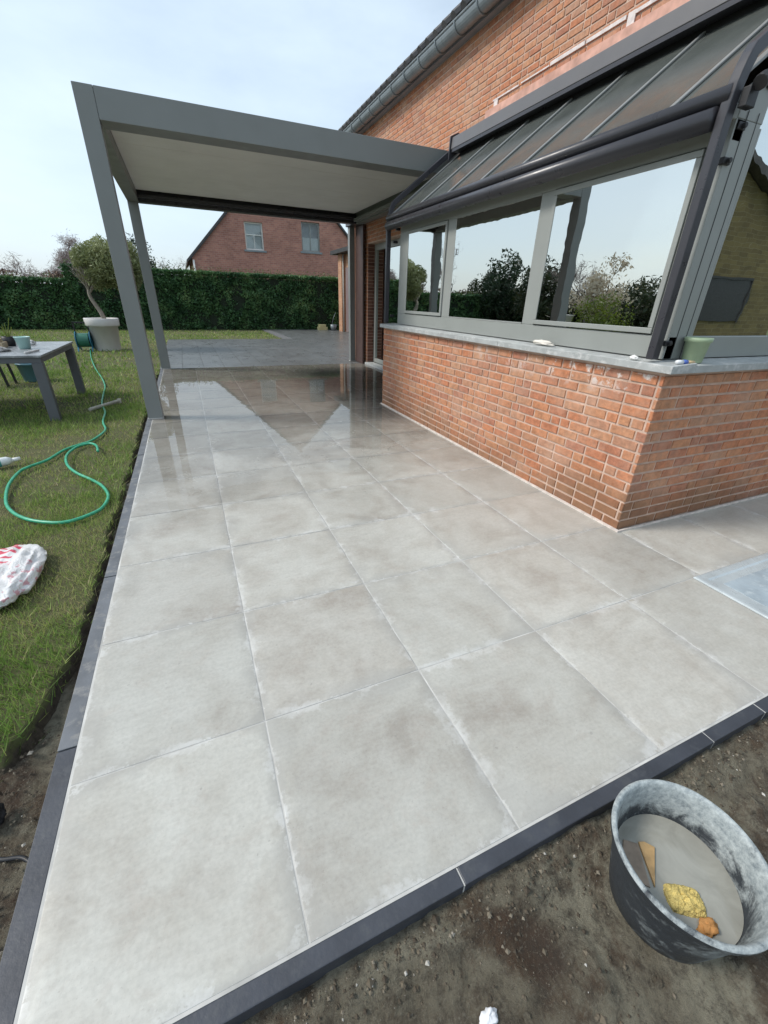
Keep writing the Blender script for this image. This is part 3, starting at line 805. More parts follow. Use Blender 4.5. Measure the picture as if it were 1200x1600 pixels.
m = MB(); m.box((XF + 0.14, 1.6585, 1.05), (XF + 0.144, 1.6598, 2.12)); m.build('groove', 'frame_dark', bwin)
# south window, outer face y = 1.65
sw = MB()
sw.box((2.652, 1.664, 1.045), (6.0, 1.73, 1.165)); sw.box((2.652, 1.664, 2.20), (6.0, 1.73, 2.34)); sw.box((4.3, 1.667, 1.1655), (4.42, 1.727, 2.1995))
# gable triangle frame above the south window follows the sloping glass roof
sw.beam((2.70, 1.70, 2.31), (3.64, 1.70, 3.04), 0.07, 0.10, (0, 0, 1)); sw.prism([(2.452, 2.0855), (2.642, 2.0855), (2.642, 2.30), (2.452, 2.15)], 1, 1.662, 1.73)
swin = sw.build('gable_window', 'frame_grey', house, bevel=0.004)
g = MB(); g.prism([(2.645, 1.166), (4.299, 1.166), (4.299, 2.2), (2.645, 2.2)], 1, 1.69, 1.696); g.build('window_pane', 'glass', swin)
g = MB(); g.box((4.421, 1.69, 1.166), (6.0, 1.696, 2.2)); g.build('window_pane', 'glass', swin)
g = MB(); g.prism([(2.66, 2.3405), (3.64, 2.3405), (3.64, 2.98), (2.73, 2.345)], 1, 1.69, 1.696); g.build('window_pane', 'glass', swin)
# north side of the bay
nw = MB(); nw.box((2.522, 5.15, 1.045), (3.65, 5.218, 1.19)); nw.box((2.522, 5.15, 1.985), (3.65, 5.218, 2.10)); nw.box((3.55, 5.152, 1.1905), (3.65, 5.216, 1.9845))
nwin = nw.build('side_window', 'frame_grey', house, bevel=0.004)
g = MB(); g.box((2.521, 5.18, 1.19), (3.55, 5.186, 1.985)); g.build('window_pane', 'glass', nwin)
m = MB(); m.prism([(2.50, 2.102), (3.65, 2.102), (3.65, 2.98), (2.56, 2.16)], 1, 5.16, 5.21); m.build('gable_panel', 'frame_grey', house)
# bay roof: sloping glass from the wall down to the eave
SL = Vector((1.0, 0, 0.775)).normalized(); NR = Vector((-0.775, 0, 1.0)).normalized()
ea = Vector((2.36, 0, 2.15))
def rp(s, y, h=0.0):
    p = ea + SL * s + NR * h; return (p.x, y, p.z)
RL = 1.60
m = MB()
m.add([rp(0, 1.67, -0.06), rp(RL, 1.67, -0.06), rp(RL, 5.38, -0.06), rp(0, 5.38, -0.06), rp(0, 1.67, -0.015), rp(RL, 1.67, -0.015), rp(RL, 5.38, -0.015), rp(0, 5.38, -0.015)][:8],
      [(0, 1, 5, 4), (3, 7, 6, 2), (0, 4, 7, 3)])
br = MB()
br.box((2.385, 1.665, 2.08), (2.50, 5.375, 2.135))          # eave beam
broof = br.build('bay_roof', 'frame_grey', house, bevel=0.004)
ys_ = [1.70, 1.98, 2.54, 3.09, 3.60, 4.12, 4.65, 5.34]
for i in range(len(ys_) - 1):
    g = MB(); a, b = ys_[i] + 0.002, ys_[i + 1] - 0.002
    g.add([rp(0.03, a), rp(RL, a), rp(RL, b), rp(0.03, b), rp(0.03, a, .008), rp(RL, a, .008), rp(RL, b, .008), rp(0.03, b, .008)],
          [(0, 3, 2, 1), (4, 5, 6, 7), (0, 1, 5, 4), (1, 2, 6, 5), (2, 3, 7, 6), (3, 0, 4, 7)])
    g.build('roof_pane', 'roofglass', broof)
for yv in ys_:
    g = MB(); g.beam(rp(0.02, yv, 0.015), rp(RL, yv, 0.015), 0.026 if 1.8 < yv < 5.3 else 0.04, 0.013, tuple(NR)); g.build('glazing_bar', 'bar', broof, bevel=0.004)
g = MB(); g.tube([(2.362, 1.66, 2.155), (2.362, 5.385, 2.155)], 0.034, 24); g.build('eave_roll', 'anthracite', broof, smooth=True)
# rooms behind the glass
m = MB()
m.box((2.62, 1.80, -0.05), (7.5, 5.24, 0.04)); m.box((6.2, 1.80, 0.041), (6.3, 10.0, 2.9)); m.box((3.9, 10.0, 0.04), (6.2, 10.1, 2.9)); m.box((3.9, 5.46, -0.05), (6.2, 10.0, 0.04))
m.box((3.70, 1.80, 2.92), (6.2, 10.0, 3.0))
m.build('room', 'roomwall', house)
m = MB(); m.box((2.75, 1.9, 0.74), (3.25, 5.1, 0.78)); m.build('worktop', 'darkroom', house)

# main wall, x = 3.65, with door opening
DY0, DY1, DZ1 = 5.9, 9.33, 2.32
mw = MB()
brick_face(mw, None, (3.656, 10.25, 0), (0, -1, 0), (-1, 0, 0), 10.25 - 5.47, 3.176, [(10.25 - DY1, 10.25 - DY0, -1, DZ1)])
brick_face(mw, None, (3.656, 10.25, 3.176), (0, -1, 0), (-1, 0, 0), 10.25 - 1.58, 0.94)
wall = mw.build('wall', 'brick', house)
m = MB()
m.box((3.6565, DY1, -0.02), (3.88, 10.25, 3.176)); m.box((3.6565, DY0, DZ1), (3.88, DY1 - .001, 3.176)); m.box((3.6565, 5.456, -0.02), (3.88, DY0 - .001, 3.176))
m.box((3.6565, 1.58, 3.177), (3.88, 10.25, 4.12))
m.build('mortar', 'mortar', wall)
# reveals of the door opening, brown soldier bricks
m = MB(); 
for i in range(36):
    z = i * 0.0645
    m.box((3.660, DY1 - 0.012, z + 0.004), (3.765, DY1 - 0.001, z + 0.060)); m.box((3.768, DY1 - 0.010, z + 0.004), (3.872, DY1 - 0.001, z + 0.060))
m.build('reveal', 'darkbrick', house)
m = MB(); m.box((3.60, DY0 - 0.05, 0.0), (3.79, DY1 - 0.002, 0.045)); m.build('threshold', 'sillstone', house, bevel=0.004)
d = MB()
XD = 3.80
d.box((XD, DY0, 0.05), (XD + .07, DY1 - .013, 0.13)); d.box((XD, DY0, 2.21), (XD + .07, DY1 - .013, DZ1)); d.box((XD + .001, DY1 - 0.10, 0.1305), (XD + .069, DY1 - .013, 2.2095)); d.box((XD + .001, 7.60, 0.1305), (XD + .069, 7.72, 2.2095)); d.box((XD + .001, DY0, 0.1305), (XD + .069, DY0 + .09, 2.2095))
door = d.build('glass_door', 'frame_grey', house, bevel=0.004)
g = MB(); g.box((XD + .03, 7.72, 0.13), (XD + .036, DY1 - 0.10, 2.21)); g.build('door_pane', 'glass', door)
g = MB(); g.box((XD + .03, DY0 + .09, 0.13), (XD + .036, 7.60, 2.21)); g.build('door_pane', 'glass', door)
g = MB(); g.tube([(XD - .03, 7.80, 0.95), (XD - .03, 7.80, 1.15)], 0.01, 8); g.box((XD - .03, 7.795, 1.0), (XD, 7.805, 1.02)); g.build('handle', 'anthracite', door)
# lead flashing and mortar line above the awning box
m = MB(); m.box((3.600, 1.6, 3.165), (3.6485, 5.47, 3.30)); m.build('flashing', simple('pinkish_render', (0.58, 0.33, 0.26), .9, 0, .25, 9), house)
m = MB()
yv = 1.65
while yv < 5.4:
    L_ = random.uniform(0.25, 0.5)
    m.box((3.640 - random.uniform(0, .004), yv, 3.375 + random.uniform(-.006, .006)), (3.6498, min(yv + L_, 5.46), 3.385 + random.uniform(0, .02))); yv += L_ + random.uniform(0.01, 0.04)
m.box((3.638, 3.55, 3.30), (3.6495, 3.62, 3.40)); m.box((3.638, 5.30, 3.20), (3.6495, 5.37, 3.37))
m.build('mortar_smear', simple('white_mortar', (0.66, 0.60, 0.58), .9, 0, .2, 20), house)
# far end, south side and core of the house
m = MB(); m.prism([(1.585, 2.42), (1.585, 4.1), (10.24, 4.1), (10.24, 2.42)], 0, 6.35, 12.0); m.box((6.35, 1.585, -0.05), (12.0, 10.24, 2.419)); m.box((3.885, 10.12, -0.05), (6.349, 10.24, 4.1)); m.box((3.885, 1.80, 3.02), (6.349, 10.11, 4.1)); m.box((3.885, 1.585, 2.35), (6.349, 1.795, 4.1))
m.build('core_wall', 'redbrick', house)
# roof with tile courses, eave at x = 3.45
rf = MB()
pitch = R_(42)
for i in range(14):
    s0 = i * 0.33
    x0 = 3.42 + s0 * math.cos(pitch); z0 = 4.20 + s0 * math.sin(pitch)
    x1 = x0 + 0.36 * math.cos(pitch); z1 = z0 + 0.36 * math.sin(pitch)
    rf.prism([(x0, z0), (x1, z1 - 0.012), (x1, z1 + 0.02), (x0, z0 + 0.035)], 1, 1.3, 10.5)
    rf.prism([(17.0 - x0 + 3.42 - 4.9, z0), (17.0 - x1 + 3.42 - 4.9, z1 - 0.012), (17.0 - x1 + 3.42 - 4.9, z1 + 0.02), (17.0 - x0 + 3.42 - 4.9, z0 + 0.035)], 1, 1.3, 10.5)
yv = 1.3
while yv < 10.5:      # rounded tile noses at the eave
    rf.tube([(3.40, yv + .1, 4.245), (3.62, yv + .1, 4.245 + .2 * math.tan(pitch))], 0.055, 8); yv += 0.21
rf.build('roof', 'rooftile', house)
g = MB(); prof = []
for i in range(13):
    t = math.pi + math.pi * i / 12; prof.append((3.49 + 0.085 * math.cos(t), 4.205 + 0.10 * math.sin(t)))
for i in range(12, -1, -1):
    t = math.pi + math.pi * i / 12; prof.append((3.49 + 0.080 * math.cos(t), 4.205 + 0.095 * math.sin(t)))
yv = 1.3; segs = []
while yv < 10.45:
    g.prism(prof, 1, yv, min(yv + 1.0, 10.45)); yv += 1.002
g.tube([(3.403, 1.3, 4.21), (3.403, 10.45, 4.21)], 0.012, 8)
gut = g.build('gutter', 'zinc', house)
yv = 1.5
while yv < 10.4:
    b_ = MB(); pr = []
    for i in range(11):
        t = math.pi + math.pi * i / 10; pr.append((3.49 + 0.092 * math.cos(t), 4.205 + 0.107 * math.sin(t)))
    b_.tube([(p[0], yv, p[1]) for p in pr], 0.010, 6); b_.build('gutter_bracket', 'zinc', gut); yv += 0.45
m = MB(); m.box((3.575, 1.3, 4.121), (3.70, 10.45, 4.23)); m.build('fascia', simple('fascia', (0.24, 0.24, 0.25), .6), house)

# ------------------------------------------------------------------ awning over the bay
aw = empty('awning', (3.3, 3.4, 2.95), 'dark grey awning box above the glass roof with side rails and a roller tube', 'awning')
m = MB()
m.prism([(3.095, 2.862), (3.105, 2.968), (3.19, 3.005), (3.40, 3.005), (3.40, 2.965), (3.27, 2.875), (3.24, 2.852)], 1, 1.50, 5.33)
cas = m.build('awning_box', 'cassette', aw, bevel=0.004)
m = MB(); m.prism([(3.098, 2.832), (3.098, 2.8595), (3.25, 2.8495), (3.235, 2.842)], 1, 1.52, 5.31); m.build('lower_lip', 'anthracite', cas)
m = MB(); m.prism([(3.19, 2.80), (3.19, 2.846), (3.235, 2.8405)], 1, 1.56, 5.29); m.build('slot_shade', simple('slot_shade_black', (.008, .008, .009), .95), cas)  # black piece painting the deep shade in the gap under the awning box
for yv in (1.7, 3.4, 5.1):
    m = MB(); m.box((3.40, yv, 2.968), (3.600, yv + .08, 3.003)); m.build('wall_bracket', 'cassette', cas)
for yv in (5.332, 1.478):
    m = MB(); m.prism([(3.075, 2.755), (3.085, 2.98), (3.17, 3.02), (3.36, 3.02), (3.36, 2.97)], 1, yv, yv + .02); m.build('end_cap', 'anthracite', cas, bevel=0.003)
def rail(yv, wd):
    pts = [(2.365, yv, 1.048), (2.365, yv, 2.03)]
    c = rp(0.06, yv, 0.085); a = Vector((2.365, yv, 2.03)); b = Vector(rp(0.14, yv, 0.085)); mid = Vector((2.365, yv, 2.21))
    for i in range(1, 9):
        t = i / 8; pts.append(tuple((1 - t) ** 2 * a + 2 * t * (1 - t) * mid + t * t * b))
    pts.append(rp(1.02, yv, 0.085))
    s = MB()
    vs = []; hw, hd = wd / 2, 0.027
    for i, p in enumerate(pts):
        p = Vector(p); d0 = (Vector(pts[min(i + 1, len(pts) - 1)]) - Vector(pts[max(i - 1, 0)])).normalized(); n_ = Vector((0, 1, 0)).cross(d0)
        for a_, b_ in ((-1, -1), (1, -1), (1, 1), (-1, 1)): vs.append(p + Vector((0, 1, 0)) * hw * a_ + n_ * hd * b_)
    fs = [(0, 1, 2, 3)]
    for i in range(len(pts) - 1):
        for j in range(4): fs.append((i * 4 + j, i * 4 + (j + 1) % 4, i * 4 + 4 + (j + 1) % 4, i * 4 + 4 + j))
    q = (len(pts) - 1) * 4; fs.append((q + 3, q + 2, q + 1, q))
    s.add(vs, fs)
    return s.build('guide_rail', 'anthracite', aw, bevel=0.006)
r1 = rail(1.665, 0.045); r2 = rail(5.375, 0.042)
m = MB()
for yv, ry in ((1.665, r1), (5.375, r2)):
    sgn = -1 if yv < 3 else 1
    for (x, z) in ((2.40, 1.13), (2.41, 1.93), (2.44, 2.06), (2.56, 2.22)):
        m = MB(); m.box((x + 0.02, yv - .014, z - 0.014), (x + 0.075, yv + .014, z + 0.014))
        m.tube([(x + .05, yv - 0.03, z), (x + .05, yv + 0.03, z)], 0.011, 10)
        m.build('clamp', 'black', ry, bevel=0.003)
m = MB(); m.tube([(2.342, 1.695, 2.074), (2.342, 5.345, 2.074)], 0.044, 28); m.build('roller_tube', 'anthracite', aw, smooth=True)
m = MB(); m.tube([(2.40, 1.58, 2.17), (2.43, 1.58, 2.19)], 0.03, 12); m.box((2.385, 1.60, 2.10), (2.45, 1.636, 2.17)); m.build('end_block', 'black', aw, bevel=0.004)

# ------------------------------------------------------------------ pergola
pg = empty('pergola', (1.5, 7.5, 0), 'grey aluminium pergola with a closed flat roof at the far end of the patio', 'pergola')
PX0, PX1, PY0, PY1, PB, PT = -0.57, 3.60, 5.45, 9.60, 2.655, 2.885
for (x, y, a) in ((PX0, PY0, 0.155), (PX0, PY1 - .155, 0.155), (3.44, 9.84, 0.12)):
    m = MB(); m.box((x, y, 0.0), (x + a, y + a, PT - 0.0005 if y < 9 and x < 0 else PB - 0.0005)); p_ = m.build('post', 'ppc_grey', pg, bevel=0.004)
    m = MB(); m.box((x - .004, y - .004, 0.001), (x + a + .004, y + a + .004, 0.012)); m.build('base_plate', 'grout', p_)
m = MB(); m.box((PX0 + 0.157, PY0 + .001, PB), (PX1, PY0 + 0.15, PT - .001)); m.box((PX0 + .157, PY0 + .152, PB + .004), (PX1, PY0 + .275, PB + .08)); m.build('beam', 'ppc_grey', pg, bevel=0.004)
m = MB(); m.box((PX0 + .001, PY0 + .157, PB), (PX0 + 0.165, PY1, PT - .001)); m.build('beam', 'ppc_grey', pg, bevel=0.004)
m = MB(); m.box((PX0 + .167, PY1 - .15, PB), (PX1, PY1, PT - .001)); m.box((PX0 + .167, PY1 - .24, PB + .05), (PX1 - .2, PY1 - .152, PB + .10)); m.box((3.40, PY1 + .001, PB), (PX1, 9.98, PT - .002)); m.build('beam', 'anthracite', pg, bevel=0.004)
m = MB(); m.box((PX1 - .16, PY0 + .277, PB), (PX1 - .001, PY1 - .152, PT - .002)); m.box((PX1 - .24, PY0 + .277, PB + .02), (PX1 - .162, PY1 - .242, PB + .07)); m.build('beam', 'ppc_grey', pg, bevel=0.004)
m = MB(); m.box((3.562, 9.38, 0.002), (3.60, 9.838, 2.654)); m.build('pier_shade_panel', simple('maroon_brown', (.075, .045, .04), .5, 0, .15, 6), pg, bevel=0.004)  # added panel, its dark brown stands in for the shade on the brick pier
m = MB()
y = PY0 + 0.28
while y < PY1 - 0.34:
    m.box((PX0 + .168, y, 2.80 + random.uniform(-.0012, .0012)), (PX1 - .245, y + 0.196, 2.84)); y += 0.1985
m.build('roof_panel', 'ceil', pg, bevel=0.002)
m = MB(); m.box((PX0 + .168, PY0 + .152, 2.845), (PX1 - .165, PY1 - .152, 2.87)); m.build('roof_cover', 'ppc_grey', pg)

# ------------------------------------------------------------------ things on and by the window sill
pot = MB(); pot.lathe([(0.0, 0.006), (0.046, 0.0), (0.050, 0.004), (0.060, 0.105), (0.067, 0.108), (0.069, 0.128), (0.064, 0.130), (0.058, 0.10), (0.048, 0.02), (0.0, 0.016)], (2.595, 1.588, 1.036), 40)
o = pot.build('flower_pot', simple('sage_glaze', (0.33, 0.42, 0.27), 0.5, 0, .06, 20), smooth=True); tag(o, 'small pale green pot standing on the stone sill at the corner of the bay', 'pot')
tb = empty('glue_tube', (2.435, 1.535, 1.045), 'small white and blue tube lying on the stone sill beside the green pot', 'tube')
m = MB(); m.tube([(2.395, 1.540, 1.047), (2.435, 1.535, 1.047)], [0.011, 0.012], 12); m.build('tube_body', simple('white_plastic', (.75, .76, .78), .4), tb, smooth=True)
m = MB(); m.tube([(2.436, 1.535, 1.047), (2.466, 1.531, 1.047)], [0.0125, 0.0115], 12); m.build('band', simple('blue_plastic', (.08, .15, .5), .4), tb, smooth=True)
m = MB(); m.tube([(2.467, 1.531, 1.046), (2.52, 1.526, 1.045)], [0.009, 0.008], 12); m.build('cap', simple('tan_plastic', (.55, .40, .22), .5), tb, smooth=True)
def lump(name, c, sz, mat, seed, label, cat, n=14):
    m = MB(); vs = []; fs = []
    for i in range(n + 1):
        for j in range(n * 2):
            th = math.pi * i / n; ph = math.pi * j / n
            d = Vector((math.sin(th) * math.cos(ph), math.sin(th) * math.sin(ph), math.cos(th)))
            r = 1 + 0.45 * noise.noise(d * 1.8 + Vector((seed, 0, 0))) + 0.25 * noise.noise(d * 5 + Vector((0, seed, 0)))
            vs.append((c[0] + d.x * sz[0] * r, c[1] + d.y * sz[1] * r, c[2] + max(d.z * sz[2] * r, -sz[2] * .5)))
    for i in range(n):
        for j in range(n * 2):
            a = i * n * 2 + j; b = i * n * 2 + (j + 1) % (n * 2); fs.append((a, b, b + n * 2, a + n * 2))
    m.add(vs, fs); o = m.build(name, mat, smooth=True, flip=False); return tag(o, label, cat)
lump('rag', (2.395, 2.56, 1.052), (0.025, 0.10, 0.018), simple('cream_cloth', (.66, .62, .56), .9, 0, .15, 30), 3.1, 'crumpled cream rag lying on the middle of the long window sill', 'rag')
lump('putty', (2.345, 1.76, 1.045), (0.013, 0.025, 0.013), simple('white_putty', (.72, .72, .70), .8, 0, .1, 30), 8.1, 'small white dab of putty on the sill left of the awning rail foot', 'putty')
lump('paper_scrap', (0.36, 0.175, -0.068), (0.022, 0.014, 0.012), simple('white_paper', (.78, .78, .80), .8, 0, .1, 30), 5.7, 'small crumpled white paper scrap on the bare soil', 'paper scrap')

# plastic tray on the paving at the right
tr = empty('plastic_tray', (2.61, 0.73, 0.0), 'shallow pale blue grey tray lying on the paving right of the brick corner', 'tray')
TX0, TX1, TY0, TY1 = 2.31, 3.15, 0.47, 1.02
m = MB()
t_ = 0.012
outer = [(TX0, TY0), (TX1, TY0), (TX1, TY1), (TX0, TY1)]
def ringpts(i, z): return [(TX0 + i, TY0 + i, z), (TX1 - i, TY0 + i, z), (TX1 - i, TY1 - i, z), (TX0 + i, TY1 - i, z)]
rings = [(0.0, 0.002), (0.002, 0.010), (0.012, 0.013), (0.045, 0.012), (0.055, 0.006), (0.10, 0.0045)]
vs = []; fs = []
for i, z in rings: vs += ringpts(i, z)
for k_ in range(len(rings) - 1):
    for j in range(4): fs.append((k_ * 4 + j, k_ * 4 + (j + 1) % 4, k_ * 4 + 4 + (j + 1) % 4, k_ * 4 + 4 + j))
q = (len(rings) - 1) * 4; fs.append((q, q + 1, q + 2, q + 3))
m.add(vs, fs); m.build('tray_rim', simple('tray_rim', (.46, .50, .51), .3, .2, .12, 9, 30, .2, .005), tr, bevel=0.003, flip=False)
m = MB(); m.box((TX0 + .10, TY0 + .10, .0046), (TX1 - .10, TY1 - .10, .0062)); m.build('tray_panel', simple('tray_panel', (.33, .385, .42), .22, 0, .2, 7, 20, .25, .006, dirt=(.45, .50, .52)), tr)
# ------------------------------------------------------------------ mortar bucket
BX, BY, BZ = 0.905, 0.170, -0.085
bk = empty('mortar_bucket', (BX, BY, BZ), 'black mortar bucket smeared with dried cement, full of grey water, on the soil', 'bucket')
wobf = lambda t, z: 0.012 * math.sin(2 * t + .6) + 0.006 * math.sin(3 * t)
m = MB(); RB = 0.165
m.lathe([(0.0, 0.0), (0.118, 0.0), (0.122, 0.004), (0.135, 0.07), (0.146, 0.13), (0.155, 0.190), (0.158, 0.205), (0.166, 0.208), (0.171, 0.218), (0.172, 0.230)], (BX, BY, BZ), 72, wob=wobf, cap=False)
mi = MB(); mi.lathe([(0.172, 0.2302), (0.167, 0.237), (0.160, 0.234), (0.156, 0.222), (0.150, 0.190), (0.130, 0.08), (0.117, 0.012), (0.0, 0.010)], (BX, BY, BZ), 72, wob=wobf, cap=False)
def cement(name, lo, hi_, amt, tilt):
    k = NT(name)
    n1 = k.noise(11, 8, 0.72, dist=.8); n2 = k.noise(60, 6, .75)
    s3 = k.n('ShaderNodeSeparateXYZ'); k.l(k.coord(), s3.inputs[0])
    hi = k.math('ADD', k.rng(s3.outputs['X'], BX - .17, BX + .12, -tilt, tilt), k.rng(s3.outputs['Y'], BY - .17, BY + .15, tilt * .6, -tilt * .8) if name == 'cement_outside' else 0.0)
    if name == 'cement_inside': hi = k.math('ADD', hi, k.rng(s3.outputs['Z'], BZ + .13, BZ + .20, -.22, .05))
    msk = k.ramp(k.math('ADD', k.math('ADD', n1, hi), k.math('MULTIPLY', n2, 0.13)), [(lo - .04, 0.03), (hi_, amt), (hi_ + .2, min(1, amt + .3))])
    cem = k.ramp(n2, [(0.3, (0.17, 0.20, 0.215)), (0.7, (0.50, 0.54, 0.53))])
    k.base(k.mix(msk, (0.020, 0.025, 0.032), cem)); k.rough(k.rng(n2, .3, .7, .38, .7)); k.bump(k.math('ADD', n2, msk), .5, .003)
    return k.m
shell = m.build('bucket_shell', cement('cement_outside', .55, .68, .62, .15), bk, smooth=True)
mi.build('bucket_lining', cement('cement_inside', .45, .56, .85, .07), bk, smooth=True, flip=False)
m = MB(); m.lathe([(0.0, 0.126), (0.1378, 0.126)], (BX, BY, BZ), 72, wob=wobf, cap=False)
kw = NT('cement_water'); kw.base(kw.ramp(kw.noise(9, 4, .6, dist=1.2), [(.3, (.225, .22, .19)), (.7, (.315, .31, .272))])); kw.rough(.05); kw.bump(kw.noise(14, 2), .05, .004)
m.f = [tuple(reversed(q)) for q in m.f]; m.build('water', kw.m, bk, flip=False)
def wedge(name, pts, z0, z1, mat, label, cat):
    m = MB(); m.prism([(a_ + BDX, b_ + BDY) for a_, b_ in pts], 2, z0, z1); o = m.build(name, mat, bevel=0.002); return tag(o, label, cat)
WZ = BZ + 0.126
BDX, BDY = 0.014, 0.004
tan = simple('wet_wood', (.36, .23, .10), .45, 0, .3, 30, 80, .3, .002)
tan2 = simple('orange_sponge', (.46, .22, .07), .8, 0, .3, 30, 120, .6, .004)
yel = simple('yellow_sponge', (.60, .47, .16), .9, 0, .3, 60, 130, 1.0, .01)
wedge('wood_wedge', [(0.866, 0.252), (0.880, 0.246), (0.895, 0.226), (0.817, 0.168)], WZ - 0.01, WZ + 0.006, tan, 'thin tan wooden wedge floating pointed end down at the left of the bucket water', 'wood wedge')
wedge('wood_block', [(0.835, 0.272), (0.862, 0.250), (0.808, 0.172), (0.790, 0.190), (0.788, 0.240)], WZ - 0.01, WZ + 0.003, simple('soaked_wood', (.24, .18, .13), .4, 0, .3, 30), 'soaked brown wood block half sunk against the left wall of the bucket', 'wood block')
m = MB(); vs = []; fs = []; n = 16
for j in range(n + 1):
    for i in range(n + 1):
        u, v_ = i / n * 2 - 1, j / n * 2 - 1
        a_ = u * (1 - .18 * v_ * v_) * 0.046; b_ = v_ * (1 - .18 * u * u) * 0.033
        h_ = 0.016 * (1 - max(abs(u), abs(v_)) ** 6) + 0.007 * noise.noise(Vector((u * 4, v_ * 4, 3))) * (1 - max(abs(u), abs(v_)) ** 4) + random.uniform(-.0018, .0018)
        ca, sa = math.cos(-.55), math.sin(-.55)
        vs.append((0.876 + a_ * ca - b_ * sa, 0.128 + a_ * sa + b_ * ca, WZ - .004 + h_))
for j in range(n):
    for i in range(n):
        a = j * (n + 1) + i; fs.append((a, a + 1, a + n + 2, a + n + 1))
m.add(vs, fs); tag(m.build('sponge', yel, flip=False), 'pale yellow crumbly sponge floating in the grey bucket water', 'sponge')
lump('sponge', (0.878, 0.074, WZ), (0.024, 0.016, 0.012), tan2, 2.2, 'small orange brown sponge beside the yellow one at the front of the bucket', 'sponge')

# ------------------------------------------------------------------ lawn things
def smooth_path(p, k_=6):
    out = []
    for i in range(len(p) - 1):
        a = Vector(p[max(i - 1, 0)]); b = Vector(p[i]); c = Vector(p[i + 1]); d = Vector(p[min(i + 2, len(p) - 1)])
        for t in range(k_):
            t /= k_
            out.append(0.5 * ((2 * b) + (-a + c) * t + (2 * a - 5 * b + 4 * c - d) * t * t + (-a + 3 * b - 3 * c + d) * t ** 3))
    out.append(Vector(p[-1])); return out
H_ = [(-2.38, 13.61), (-2.05, 11.56), (-1.72, 9.83), (-1.46, 8.65), (-1.31, 7.83), (-1.25, 7.2), (-1.18, 6.54), (-1.08, 6.03), (-1.04, 5.55), (-0.97, 5.2), (-0.98, 5.0), (-1.04, 4.77), (-1.12, 4.69), (-1.22, 4.54), (-1.29, 4.29), (-1.38, 4.13), (-1.42, 4.02), (-1.41, 3.74), (-1.34, 3.42), (-1.25, 3.21), (-1.13, 3.05), (-1.0, 2.96), (-0.89, 2.93), (-0.78, 2.99), (-0.72, 3.09), (-0.71, 3.28), (-0.77, 3.48), (-0.86, 3.65), (-1.0, 3.84), (-1.1, 4.06), (-1.15, 4.33), (-1.12, 4.57), (-1.03, 4.64), (-0.96, 4.55), (-0.92, 4.36)]
hs = NT('green_hose'); hs.base(hs.ramp(hs.noise(30, 3), [(.3, (.02, .28, .15)), (.7, (.06, .42, .25))])); hs.rough(.35)
m = MB(); m.tube(smooth_path([(x, y, -0.012 + 0.012 * (i > 27) + random.uniform(0, .006)) for i, (x, y) in enumerate(H_)]), 0.011, 10)
tag(m.build('garden_hose', hs.m, smooth=True), 'long green garden hose looping over the lawn towards the white pot', 'hose')
m = MB(); m.tube([(-1.26, 6.17, 0.0), (-0.98, 6.58, 0.01)], 0.022, 8); m.box((-1.0, 6.55, -.02), (-.96, 6.60, .035))
tag(m.build('wooden_batten', 'wood', bevel=.003), 'short pale batten lying across the green hose on the lawn', 'batten')
# bottle by the hose
bt = empty('spray_bottle', (-1.56, 4.28, 0), 'white and teal plastic bottle lying on the grass at the left edge', 'bottle')
m = MB(); m.tube([(-1.74, 4.20, .015), (-1.70, 4.215, .015), (-1.56, 4.28, .015), (-1.53, 4.295, .015)], [.028, .036, .036, .02], 16); m.build('bottle_body', simple('bottle_white', (.72, .75, .75), .35), bt, smooth=True)
m = MB(); m.tube([(-1.68, 4.222, .013), (-1.60, 4.26, .013)], .0375, 16); m.build('bottle_label', simple('teal', (.10, .42, .42), .4), bt, smooth=True)
m = MB(); m.tube([(-1.53, 4.295, .015), (-1.48, 4.32, .015)], .016, 12); m.build('cap', simple('cap_white', (.75, .75, .75), .4), bt, smooth=True)
# crumpled bag
kb = NT('printed_bag')
sep = kb.n('ShaderNodeSeparateXYZ'); kb.l(kb.coord(), sep.inputs[0])
stripe = kb.math('GREATER_THAN', kb.math('SINE', kb.math('ADD', kb.math('MULTIPLY', sep.outputs['Y'], 95.0), kb.math('MULTIPLY', kb.noise(9, 2), 9.0))), 0.15)
reg = kb.math('GREATER_THAN', kb.math('ADD', sep.outputs['Y'], kb.math('MULTIPLY', kb.noise(20, 3), .05)), 2.40)
reg2 = kb.math('LESS_THAN', kb.math('ADD', sep.outputs['X'], kb.math('MULTIPLY', kb.noise(30, 3), .06)), -0.985)
f_ = kb.math('MULTIPLY', kb.math('MULTIPLY', stripe, reg), reg2)
sp = kb.ramp(kb.noise(26, 4, .6), [(.56, 0), (.6, .75)])
c_ = kb.mix(kb.math('MULTIPLY', sp, kb.math('SUBTRACT', 1.0, reg)), (.70, .69, .68), (.55, .20, .24))
kb.base(kb.mix(f_, c_, (.62, .07, .11))); kb.rough(.4); kb.bump(kb.noise(22, 4, .6, dist=1.5), .8, .012)
bagm = MB(); vs = []; fs = []; n = 40
for i in range(n + 1):
    for j in range(n * 2):
        th = math.pi * i / n; ph = math.pi * j / n
        d = Vector((math.sin(th) * math.cos(ph), math.sin(th) * math.sin(ph), math.cos(th)))
        q = Vector((d.x * (abs(d.x) ** -.15 if abs(d.x) > .01 else 1), d.y * (abs(d.y) ** -.15 if abs(d.y) > .01 else 1), d.z))
        rd = 1 + .12 * noise.noise(d * 2.2) + .06 * abs(noise.noise(d * 5)) + .035 * abs(noise.noise(Vector((d.x * 14, d.y * 4, d.z * 6))))
        vs.append((-1.06 + q.x * .165 * rd, 2.33 + q.y * .29 * rd, .01 + max(q.z * .06 * rd + .015 * noise.noise(d * 6), -.05)))
